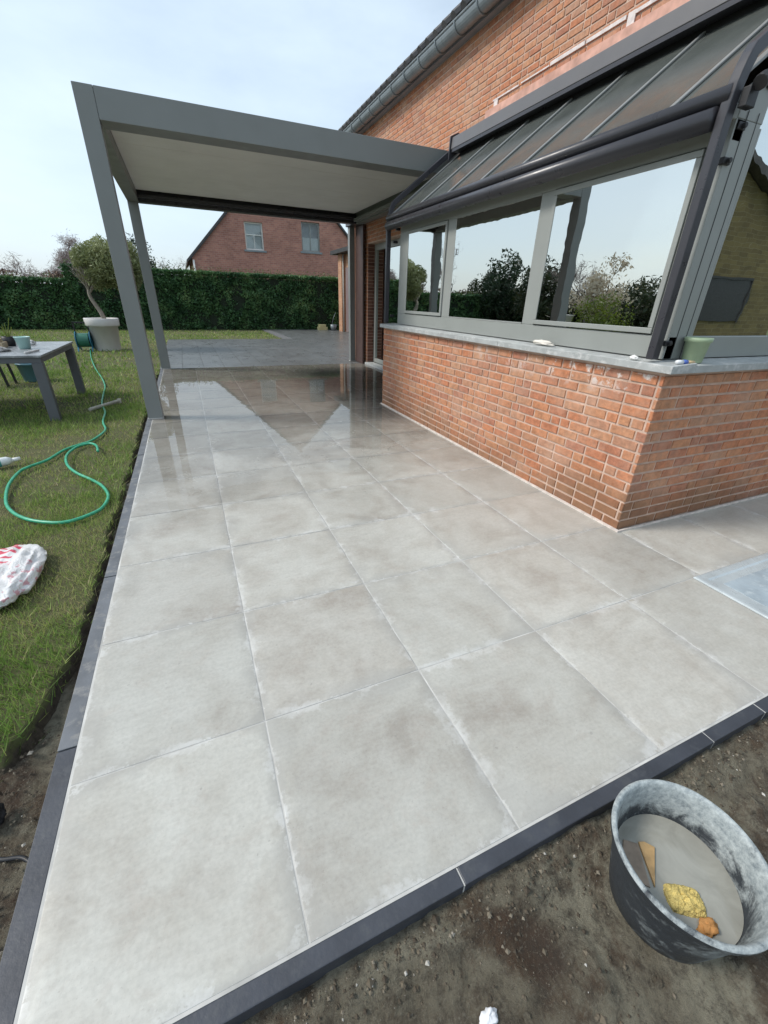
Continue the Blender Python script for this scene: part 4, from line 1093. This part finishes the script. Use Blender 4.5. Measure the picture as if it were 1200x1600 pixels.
for i in range(n):
    for j in range(n * 2):
        a = i * n * 2 + j; b = i * n * 2 + (j + 1) % (n * 2); fs.append((a, a + n * 2, b + n * 2, b))
bagm.add(vs, fs); tag(bagm.build('plastic_bag', kb.m, smooth=True), 'crumpled white plastic bag with red stripes lying on the lawn', 'bag')
m = MB(); m.tube(smooth_path([(-.80, .98, -.07), (-.74, .96, -.066), (-.69, .925, -.07), (-.64, .91, -.073), (-.615, .89, -.076)]), .006, 8)
tag(m.build('black_cable', 'black', smooth=True), 'short black cable end sticking out of the soil beside the side kerb', 'cable')
lump('rubber_lump', (-.735, 1.045, -.05), (.03, .04, .03), 'black', 6.3, 'black rubber lump on the soil at the edge of the lawn', 'rubber lump')
# garden table
tbt = empty('garden_table', (-2.5, 6.65, -.04), 'grey metal garden table with a pale top covered in clutter, on the lawn', 'table')
topm = simple('table_top', (.22, .23, .24), .32, 0, .2, 6, dirt=(.42, .43, .44)); legm = simple('table_leg', (.10, .105, .115), .5, 0, .08, 6)
m = MB(); m.box((-3.45, 5.83, .652), (-1.49, 7.48, .675)); m.build('table_top', topm, tbt, bevel=.004)
m = MB()
m.box((-3.43, 5.845, .595), (-1.505, 5.885, .651)); m.box((-3.43, 7.425, .595), (-1.505, 7.465, .651)); m.box((-1.545, 5.886, .595), (-1.506, 7.424, .651)); m.box((-3.43, 5.886, .595), (-3.39, 7.424, .651)); m.build('apron', legm, tbt, bevel=.003)
for (x, y) in ((-1.60, 5.84), (-1.60, 7.38), (-3.44, 5.84), (-3.44, 7.38)):
    m = MB(); m.box((x, y, -.05), (x + .10, y + .085, .594)); m.build('leg', legm, tbt, bevel=.004)
# clutter on the table
Zt = .676
m = MB(); m.lathe([(0, 0), (.05, 0), (.056, .004), (.075, .12), (.079, .122), (.079, .132), (.073, .132), (.070, .11), (0, .10)], (-1.80, 6.55, Zt), 24); tag(m.build('plastic_cup', simple('mint_plastic', (.35, .55, .52), .4), smooth=True), 'mint green plastic pot near the right end of the garden table', 'pot')
pl = empty('potted_seedling', (-2.03, 6.9, Zt), 'small seedling with thin green stems in a black pot on the garden table', 'plant')
m = MB(); m.lathe([(0, 0), (.05, 0), (.07, .11), (.066, .11), (.06, .10), (0, .10)], (-2.03, 6.9, Zt), 20); m.build('pot', 'black', pl, smooth=True)
m = MB()
for i in range(9):
    a = random.uniform(0, 6.28); h = random.uniform(.15, .33); m.tube([(-2.03, 6.9, Zt + .09), (-2.03 + .03 * math.cos(a), 6.9 + .03 * math.sin(a), Zt + h * .6), (-2.03 + .07 * math.cos(a), 6.9 + .07 * math.sin(a), Zt + h)], .004, 5)
m.build('stem', 'bright', pl)
lump('rag', (-2.02, 6.25, Zt + .02), (.13, .09, .04), simple('grey_cloth', (.38, .37, .36), .9, 0, .2, 20), 9.4, 'crumpled grey cloth lying at the front of the garden table', 'rag')
lump('rag', (-1.92, 7.05, Zt + .02), (.10, .07, .04), simple('white_cloth', (.68, .68, .68), .9, 0, .1, 20), 4.4, 'bunched white cloth lying at the back of the garden table', 'rag')
m = MB(); m.box((-2.28, 6.6, Zt), (-2.02, 6.78, Zt + .06)); m.box((-2.26, 6.62, Zt + .061), (-2.05, 6.75, Zt + .10)); tag(m.build('cardboard_box', simple('card', (.40, .31, .20), .8), bevel=.004), 'flat brown cardboard boxes stacked on the garden table', 'box')
m = MB(); m.tube([(-1.66, 5.98, Zt + .012), (-1.60, 6.25, Zt + .012)], .011, 8); tag(m.build('marker_pen', 'potwhite', smooth=True), 'short white tool lying on the near corner of the garden table', 'tool')
m = MB(); m.lathe([(0, 0), (.13, 0), (.135, .01), (.175, .26), (.185, .262), (.185, .285), (.172, .285), (.16, .22), (.125, .02), (0, .015)], (-2.42, 8.75, -.03), 32); bb = m.build('blue_bucket', simple('teal_bucket', (.10, .22, .27), .35), smooth=True); tag(bb, 'blue grey bucket standing on the grass behind the garden table', 'bucket')
ch = empty('garden_stool', (-2.9, 8.5, -.03), 'black garden stool behind the table at the left edge', 'stool')
m = MB(); m.box((-3.05, 8.2, .40), (-2.62, 8.62, .43)); m.build('seat', 'black', ch, bevel=.004)
for (x, y) in ((-3.03, 8.22), (-2.66, 8.22), (-3.03, 8.58), (-2.66, 8.58)):
    m = MB(); m.beam((x, y, .40), (x + (.04 if x > -2.8 else -.04), y, -.04), .03, .03, (0, 1, 0)); m.build('leg', 'black', ch)
# hose reel beside the pot
hr = empty('hose_reel', (-2.45, 13.2, -.03), 'teal blue hose reel standing on the lawn left of the white plant pot', 'hose reel')
m = MB(); m.tube([(-2.52, 13.25, .22), (-2.28, 13.25, .22)], .16, 20); m.build('hose_drum', simple('reel_green', (.03, .16, .11), .5), hr, smooth=False)
for x in (-2.55, -2.25):
    m = MB(); m.tube([(x, 13.25, .22), (x + .02, 13.25, .22)], .20, 24); m.beam((x + .01, 13.25, .22), (x + .01, 13.05, -.03), .02, .03, (1, 0, 0)); m.beam((x + .01, 13.25, .22), (x + .01, 13.45, -.03), .02, .03, (1, 0, 0)); m.build('reel_side', simple('reel_blue', (.02, .15, .24), .5), hr)
m = MB(); m.beam((-2.54, 13.25, .30), (-2.54, 13.25, .62), .03, .03, (0, 1, 0)); m.beam((-2.24, 13.25, .30), (-2.24, 13.25, .62), .03, .03, (0, 1, 0)); m.beam((-2.56, 13.25, .62), (-2.22, 13.25, .62), .03, .03); m.build('handle', 'black', hr)

# ------------------------------------------------------------------ vegetation
def branch_mesh(base, dirv, length, rad, depth, segs, tips, spread=.5, kids=3, up=.15, shrink=.68):
    p = Vector(base); d = Vector(dirv).normalized(); n = 4; path = [p.copy()]
    for i in range(n):
        d = (d + Vector((random.gauss(0, .13), random.gauss(0, .13), random.gauss(0, .08) + up * .12))).normalized()
        p = p + d * length / n; path.append(p.copy())
    segs.append((path, [rad * (1 - .45 * i / n) for i in range(n + 1)]))
    if depth == 0: tips.append(p.copy()); return
    for k_ in range(kids):
        t = random.uniform(.35, 1.0) if k_ else 1.0
        q = path[min(n, int(round(t * n)))]
        nd = (d + Vector((random.gauss(0, spread), random.gauss(0, spread), random.gauss(0, spread * .6) + up))).normalized()
        branch_mesh(q, nd, length * shrink * random.uniform(.8, 1.15), rad * .55, depth - 1, segs, tips, spread, kids, up, shrink)
def tree(name, x, y, z, h, label, cat, group=None, trunk_h=.35, lean=(0, 0), depth=4, spread=.5, kids=3, crown=None, rad=.06, mat='bark', up=.15, shrink=.68):
    t = empty(name, (x, y, z), label, cat, group)
    segs, tips = [], []
    branch_mesh((x, y, z), (lean[0], lean[1], 1), h * trunk_h, rad, depth, segs, tips, spread, kids, up, shrink)
    m = MB()
    for path, rads in segs: m.tube(path, [max(r, .007) for r in rads], 6 if rads[0] > .02 else 4, caps=False)
    m.build('trunk', mat, t, smooth=True, flip=False)
    if crown:
        lm, size, per, sp_ = crown
        tp = np.array([list(v) for v in tips])
        idx = rng.integers(0, len(tp), per)
        pts = tp[idx] + rng.normal(size=(per, 3)) * sp_
        leaves('crown', pts, size, lm, t)
    return t
# olive tree in the white pot
wp = empty('plant_pot', (-1.93, 13.36, -.03), 'big round white plant pot standing on the lawn', 'pot')
m = MB(); m.lathe([(0, 0), (.27, 0), (.275, .01), (.325, .56), (.36, .565), (.375, .60), (.38, .74), (.372, .75), (.345, .75), (.335, .70), (0, .69)], (-1.93, 13.36, -.03), 48); m.build('pot_shell', 'potwhite', wp, smooth=True)
m = MB(); m.lathe([(.335, .695), (.0, .70)], (-1.93, 13.36, -.03), 32, cap=False); m.build('potting_soil', 'soil', wp, flip=False)
ol = empty('olive_tree', (-1.90, 13.36, .66), 'olive tree with a round grey green crown growing in the white pot', 'tree')
m = MB(); segs, tips = [], []
tr_path = [(-1.86, 13.36, .66), (-1.90, 13.36, .85), (-1.99, 13.37, 1.05), (-2.05, 13.38, 1.22), (-2.03, 13.36, 1.38)]
m.tube(smooth_path(tr_path), [.055 - .0009 * i for i in range(25)], 10)
for i in range(9):
    a = i * .7; branch_mesh((-2.03, 13.36, 1.28 + .03 * (i % 4)), (math.cos(a) * .8 + .35, math.sin(a) * .8, .9), .30, .022, 2, segs, tips, .5, 4, .25, .7)
for path, rads in segs: m.tube(path, [max(r, .005) for r in rads], 5, caps=False)
m.build('trunk', simple('olive_bark', (.27, .24, .20), .9, 0, .3, 30), ol, smooth=True, flip=False)
C_ = np.array([-1.42, 13.36, 1.86]); pts = []
while len(pts) < 24000:
    d = rdir(1)[0]; r = rng.random() ** .5
    p = C_ + d * r * np.array([.80, .74, .60]) * (1 + .22 * noise.noise(Vector(d * 1.7)))
    q = Vector(p * 2.6)
    if noise.noise(q) > -.26 - .2 * (1 - r): pts.append(p)
leaves('crown', np.array(pts), .040, 'olive', ol, asp=.36)
# low hanging sprays under the crown
# hedges
def hedge(name, x0, x1, y0, y1, top, label, n, mat='hedge'):
    t = empty(name, ((x0 + x1) / 2, (y0 + y1) / 2, -.03), label, 'hedge')
    m = MB()
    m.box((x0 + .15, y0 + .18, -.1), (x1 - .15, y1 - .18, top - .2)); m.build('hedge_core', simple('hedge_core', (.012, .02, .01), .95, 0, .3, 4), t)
    a1 = (x1 - x0) * (top); a2 = (x1 - x0) * (y1 - y0); nf = int(n * a1 / (a1 + a2)); ntp = n - nf
    x = rng.uniform(x0, x1, nf); z = rng.uniform(-.05, top, nf)
    dep = np.array([.13 * noise.noise(Vector((a * 1.1, 0, b * 1.3))) + .07 * noise.noise(Vector((a * 4, 3, b * 4))) for a, b in zip(x, z)])
    y = y0 + .10 - dep + np.abs(rng.normal(size=nf)) * .06
    P1 = np.stack([x, y, z], 1)
    x = rng.uniform(x0, x1, ntp); y = rng.uniform(y0, y1, ntp)
    z = top - .03 + np.array([.06 * noise.noise(Vector((a * 1.3, b, 0))) for a, b in zip(x, y)]) - np.abs(rng.normal(size=ntp)) * .05
    P2 = np.stack([x, y, z], 1)
    side = []
    for xs in (x0, x1):
        k_ = 500; side.append(np.stack([np.full(k_, xs) + rng.normal(size=k_) * .05, rng.uniform(y0, y1, k_), rng.uniform(0, top, k_)], 1))
    leaves('foliage', np.concatenate([P1, P2] + side), .055, mat, t, asp=.55)
    k_ = int((x1 - x0) * 55)
    x = rng.uniform(x0, x1, k_); y = rng.uniform(y0, y0 + .5, k_)
    z = top + rng.random(k_) ** 2 * .16
    tag(leaves('young_shoots', np.stack([x, y, z], 1), .05, 'hedgetop', t, asp=.4), kind='stuff')
    return t
hedge('hedge', -3.9, 7.4, 21.0, 22.1, 2.20, 'tall dark clipped hedge behind the pergola and in front of the red house', 46000)
hedge('hedge', -14.0, -3.92, 21.0, 22.1, 1.72, 'lower dark clipped hedge behind the table and the white plant pot', 30000)
h3 = hedge('hedge', -16, -15, -8, 21, 1.6, 'long side hedge along the left edge of the garden', 14000) if False else None
# side hedge along x = -13 (seen reflected in the windows)
def hedge_y(x0, x1, y0, y1, top, label, n):
    t = empty('hedge', ((x0 + x1) / 2, (y0 + y1) / 2, -.03), label, 'hedge')
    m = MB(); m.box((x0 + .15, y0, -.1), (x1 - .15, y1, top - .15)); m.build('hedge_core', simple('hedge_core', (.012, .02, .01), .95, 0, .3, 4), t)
    y = rng.uniform(y0, y1, n); z = rng.uniform(-.05, top + .05, n)
    dep = np.array([.25 * noise.noise(Vector((0, a * .9, b * .9))) for a, b in zip(y, z)])
    leaves('foliage', np.stack([x1 - .12 + dep + rng.normal(size=n) * .04, y, z], 1), .075, 'shrub', t, asp=.6)
hedge_y(-14.2, -13.0, 4, 46, 1.9, 'long side hedge along the left side of the garden', 26000)
# beech hedge and bare trees beyond
h4 = empty('hedge', (-9, 29, 0), 'reddish brown bare hedge far behind the lower green hedge', 'hedge')
n = 9000; BH = 1; P_ = np.stack([rng.uniform(-16, -4.4, n), 29 + rng.normal(size=n) * .3, rng.uniform(0, 2.05, n)], 1)
P_[:, 2] += .15 * np.sin(P_[:, 0] * 3)
leaves('foliage', P_, .09, 'brownhedge', h4)
G = 'bare trees beyond the hedge'
random.seed(21)
tree('bare_tree', -5.1, 28.5, 0, 3.9, 'wide bare tree with pinkish twigs behind the low hedge, left of the olive', 'tree', G, .36, (0.05, 0), 5, .62, 3, ('greyleaf', .035, 9000, .12), .07, 'twig', .1, .72)
tree('bare_tree', -6.9, 29.5, 0, 3.0, 'small pale bare tree behind the low hedge near the left edge', 'tree', G, .36, (0, 0), 4, .62, 3, ('greyleaf', .035, 700, .12), .05, 'twig', .1, .74)
tree('bare_tree', -0.35, 27.5, 0, 3.3, 'thin bare bush behind the tall hedge, left of the red house', 'tree', G, .36, (0, 0), 4, .55, 3, ('shrub', .045, 900, .14), .05, 'twig', .1, .74)
tree('bare_tree', 0.45, 33, 0, 3.8, 'faint bare tree top just left of the red gable', 'tree', G, .36, (0, 0), 4, .55, 3, ('greyleaf', .035, 500, .14), .05, 'twig', .1, .74)
def blob_tree(name, x, y, h, rx, ry, label, mat, n, z0=.4, cone=False, size=.06, cat='tree', group=None, rad=.08):
    t = empty(name, (x, y, -.05), label, cat, group)
    m = MB(); m.tube([(x, y, -.1), (x + .05, y, h * .35), (x, y + .04, h * .75)], [rad, rad * .7, rad * .2], 8)
    segs, tips = [], []
    for i in range(10):
        a = random.uniform(0, 6.28); zz = random.uniform(z0, h * .7)
        f = (1 - zz / h) if cone else .8
        m.tube([(x, y, zz), (x + rx * .35 * f * math.cos(a), y + ry * .35 * f * math.sin(a), zz + .18), (x + rx * .75 * f * math.cos(a), y + ry * .75 * f * math.sin(a), zz + .4)], [rad * .4, rad * .25, .008], 5)
    m.build('trunk', 'bark', t, smooth=True, flip=False)
    pts = []; sd_ = random.uniform(0, 50)
    while len(pts) < n:
        d = rdir(1)[0]; r = rng.random() ** .4
        if cone:
            zz = rng.random() ** 1.25; a = rng.uniform(0, 6.28); w_ = (1 - zz) ** .8 * r
            p = np.array([x + rx * w_ * math.cos(a), y + ry * w_ * math.sin(a), z0 + (h - z0) * zz])
        else:
            c = np.array([x, y, (z0 + h) / 2]); p = c + d * r * np.array([rx, ry, (h - z0) / 2]) * (1 + .35 * noise.noise(Vector(d * 1.6) + Vector((sd_, 0, 0))))
        if noise.noise(Vector(p * 1.5) + Vector((sd_, 0, 0))) > -.15 - .25 * (1 - r): pts.append(p)
    leaves('crown', np.array(pts), size, mat, t)
    return t
blob_tree('evergreen_tree', -1.75, 24.5, 3.6, 1.15, .9, 'dark evergreen tree rising behind the hedge between the two left pergola posts', 'conifer', 7000, .3, False, .06)
blob_tree('shrub', -3.35, 23.2, 2.3, .9, .6, 'dark green shrub bulging over the step in the hedge behind the olive tree', 'hedge', 3500, .3, False, .06, 'shrub')
# garden left of the picture, seen mirrored in the bay windows
random.seed(5)
GT = 'garden trees mirrored in the bay windows'
for (x, y, h, rx, lb, mt) in ((-11.2, 20.6, 3.7, 1.5, 'dense dark evergreen tree in the middle of the left garden border', 'conifer'), (-11.4, 18.0, 3.3, 1.5, 'rounded dark green tree nearer than the dense evergreen in the left border', 'shrub'),
                              (-12.2, 23.4, 2.9, 1.5, 'low dark green tree at the back of the left garden border', 'shrub'), (-12.2, 12.6, 2.35, 2.0, 'low wide dark shrub at the near end of the left garden border', 'shrub'), (-12.3, 10.2, 2.5, 1.6, 'brownish shrub nearest the house in the left garden border', 'shrub')):
    blob_tree('evergreen_tree' if h > 2.6 else 'garden_shrub', x, y, h, rx, rx * .8, lb, mt, 5200, .2, False, .085, 'tree', GT)
blob_tree('round_bush', -5.2, 8.9, 1.62, .85, .75, 'round bright green bush in the left garden', 'bright', 4200, .05, False, .035, 'bush')
tree('magnolia', -5.6, 9.75, -.03, 2.9, 'small magnolia with cream blossom beside the round green bush', 'tree', None, .4, (0, 0), 3, .6, 4, ('blossom', .045, 3200, .12), .045, 'bark', .12, .66)
tree('bare_tree', -11.3, 26.8, 0, 4.8, 'tall thin bare birch at the back of the left garden border', 'tree', GT, .42, (0, 0), 4, .4, 3, ('greyleaf', .03, 700, .15), .06, 'twig', .3, .66)
tree('bare_tree', -11.8, 15.4, 0, 3.9, 'bare grey spreading tree in the left garden border', 'tree', GT, .36, (0, 0), 5, .5, 3, ('greyleaf', .035, 1300, .12), .07, 'twig', .2, .7)
gp = empty('stone_urn', (-5.5, 10.35, -.03), 'cream stone urn on a square pedestal in the left garden', 'urn')
m = MB(); m.box((-5.68, 10.17, -.05), (-5.32, 10.53, .55)); m.box((-5.72, 10.13, .551), (-5.28, 10.57, .61)); m.build('pedestal', 'cream', gp, bevel=.01)
m = MB(); m.lathe([(0, 0), (.10, 0), (.05, .08), (.07, .14), (.18, .28), (.20, .42), (.23, .45), (.20, .46), (0, .40)], (-5.5, 10.35, .611), 24); m.build('bowl', 'cream', gp, smooth=True)

# ------------------------------------------------------------------ neighbouring buildings
nb = empty('red_brick_house', (6.4, 30, 0), 'red brick house with a steep gable and two windows behind the hedge', 'house')
def gz_l(x): return 3.22 + 1.026 * (x - .92)
AX, AZ, EX = 6.41, 8.85, 11.9
NY = 30.0
wins = [(4.0, 5.05, 3.79, 5.19, 'w'), (7.37, 8.52, 3.91, 5.45, 'g')]
m = MB()
def gable_quad(x0, x1, z0, z1): m.add([(x0, NY, z0), (x1, NY, z0), (x1, NY, z1), (x0, NY, z1)], [(0, 1, 2, 3)])
def topz(x): return min(3.22 + 1.026 * (x - .92), 3.22 + 1.026 * (EX - x))
xs = [.92, 4.0, 5.05, AX, 7.37, 8.52, EX]
for i in range(len(xs) - 1):
    a, b = xs[i], xs[i + 1]
    hole = [w_ for w_ in wins if abs(w_[0] - a) < 1e-6]
    if hole:
        gable_quad(a, b, -.05, hole[0][2]); z1 = hole[0][3]
        m.add([(a, NY, z1), (b, NY, z1), (b, NY, topz(b)), (a, NY, topz(a))], [(0, 1, 2, 3)])
    else: m.add([(a, NY, -.05), (b, NY, -.05), (b, NY, topz(b)), (a, NY, topz(a))], [(0, 1, 2, 3)])
m.add([(.92, NY, -.05), (.92, NY + 9, -.05), (.92, NY + 9, 3.22), (.92, NY, 3.22)], [(0, 1, 2, 3)])
m.add([(EX, NY, -.05), (EX, NY + 9, -.05), (EX, NY + 9, 3.22), (EX, NY, 3.22)], [(0, 1, 2, 3)])
for w_ in wins:
    a, b, z0, z1 = w_[:4]
    m.add([(a, NY, z0), (a, NY + .2, z0), (a, NY + .2, z1), (a, NY, z1)], [(0, 1, 2, 3)]); m.add([(b, NY, z0), (b, NY + .2, z0), (b, NY + .2, z1), (b, NY, z1)], [(0, 1, 2, 3)])
    m.add([(a, NY, z1), (b, NY, z1), (b, NY + .2, z1), (a, NY + .2, z1)], [(0, 1, 2, 3)]); m.add([(a, NY, z0), (b, NY, z0), (b, NY + .2, z0), (a, NY + .2, z0)], [(0, 1, 2, 3)])
m.build('wall', 'redbrick', nb, flip=False)
m = MB()
for sgn in (-1, 1):
    e0 = (.92 - .30 if sgn < 0 else EX + .30); ez = 3.22 - .30
    m.prism([(e0, ez + .02), (AX, AZ + .03), (AX, AZ + .22), (e0, ez + .17)], 1, NY - .06, NY + 9.1)
m.build('roof', 'rooftile', nb)
m = MB(); m.beam((.80, NY - .075, 3.10), (AX, NY - .075, AZ + .02), .03, .16, (0, 1, 0)); m.beam((EX + .12, NY - .075, 3.10), (AX, NY - .075, AZ + .02), .03, .16, (0, 1, 0)); m.build('verge_board', 'frame_dark', nb)
m = MB(); m.tube([(.98, NY - .08, 0), (.98, NY - .08, 3.1)], .05, 8); m.build('downpipe', 'cream', nb, smooth=True)
for (a, b, z0, z1, kd) in wins:
    m = MB(); f_ = .075; y0_, y1_ = NY + .10, NY + .16
    m.box((a, y0_, z0), (b, y1_, z0 + f_)); m.box((a, y0_, z1 - f_), (b, y1_, z1)); m.box((a, y0_ + .001, z0 + f_), (a + f_, y1_ - .001, z1 - f_)); m.box((b - f_, y0_ + .001, z0 + f_), (b, y1_ - .001, z1 - f_))
    mid = (a + b) / 2
    if kd == 'w': m.box((a + f_, y0_ + .001, (z0 + z1) / 2 + .05), (b - f_, y1_ - .001, (z0 + z1) / 2 + .10))
    m.box((mid - .02, y0_ + .003, z0 + f_), (mid + .02, y1_ - .003, (z0 + z1) / 2 + .05 if kd == 'w' else z1 - f_))
    wf = m.build('window', 'cream' if kd == 'w' else 'frame_grey', nb)
    g = MB(); g.box((a + f_ * .5, NY + .125, z0 + f_ * .5), (b - f_ * .5, NY + .13, z1 - f_ * .5)); g.build('pane', 'plainglass', wf)
    g = MB()
    if kd == 'w': g.box((a + .01, NY + .2, z0), (b - .01, NY + .21, z1 - .55)); g.box((a + .01, NY + .24, z1 - .55), (b - .01, NY + .25, z1))
    else: g.box((a + .01, NY + .2, z0), (b - .01, NY + .21, z0 + .75))
    g.build('blind', 'blind', wf)
    g = MB(); g.box((a, NY + .5, z0 - .2), (b, NY + .52, z1 + .2)); g.build('curtain', simple('grey_curtain', (.42, .45, .48), .9), wf)
    g = MB(); g.box((a - .12, NY - .05, z0 - .10), (b + .12, NY + .09, z0 - .002)); g.build('sill', 'zinc', wf)
# orange brick outbuilding at the end of the terrace
ob = empty('outbuilding', (7.5, 20, 0), 'low orange brick outbuilding with a dark flat roof beyond the terrace', 'outbuilding')
m = MB(); m.box((6.62, 13.0, -.05), (10.5, 20.0, 3.0)); m.box((6.45, 19.55, -.05), (6.619, 20.0, 3.0)); m.build('wall', 'tanbrick', ob)
m = MB(); m.box((6.2, 12.8, 3.0), (10.7, 20.3, 3.14)); m.build('roof', 'frame_dark', ob)
m = MB(); m.box((6.57, 17.2, 0.02), (6.618, 19.35, 2.5)); m.build('door', simple('brown_door', (.20, .15, .15), .6, 0, .1, 4), ob)
m = MB(); m.tube([(6.5, 19.45, 0), (6.5, 19.45, 2.98)], .035, 8); m.build('downpipe', 'wood', ob, smooth=True)
m = MB(); m.box((5.62, 20.5, -.004), (6.05, 20.8, .13)); m.box((5.66, 20.52, .131), (5.98, 20.78, .24)); tag(m.build('yellow_crate', simple('pale_yellow', (.55, .50, .26), .7), bevel=.01), 'two flat pale yellow blocks stacked at the end of the dark terrace', 'blocks')
m = MB(); m.lathe([(0, 0), (.11, 0), (.15, .25), (.14, .25), (.10, .02), (0, .02)], (6.28, 20.35, 0), 20); m.tube([(6.2, 20.35, .2), (6.28, 20.35, .5), (6.4, 20.35, .75)], .012, 6); tag(m.build('watering_can', 'zinc', smooth=True), 'small dark grey can with a long handle beside the outbuilding corner', 'can')
# yellow brick house behind the camera, mirrored in the south window
yh = empty('yellow_brick_house', (15.5, -7.7, 0), 'yellow brick house with a dark shuttered opening facing the patio', 'house')
m = MB(); m.prism([(9, -.3), (22.5, -.3), (22.5, 3.55), (15.75, 6.1), (9, 3.55)], 1, -16, -7.7)
yb_ = m.build('wall', 'yellowbrick', yh)
m = MB(); m.prism([(8.6, 3.45), (15.75, 6.15), (15.75, 6.38), (8.6, 3.68)], 1, -16.3, -7.4); m.prism([(22.9, 3.45), (15.75, 6.15), (15.75, 6.38), (22.9, 3.68)], 1, -16.3, -7.4); m.build('roof', 'rooftile', yh)
m = MB(); m.box((16.6, -7.72, .95), (20.0, -7.66, 2.35)); m.build('window_shutter', 'black', yh)
m = MB(); m.box((16.5, -7.69, 2.351), (20.1, -7.62, 2.43)); m.box((20.001, -7.69, .9), (20.08, -7.63, 2.35)); m.build('window_frame', 'frame_dark', yh)
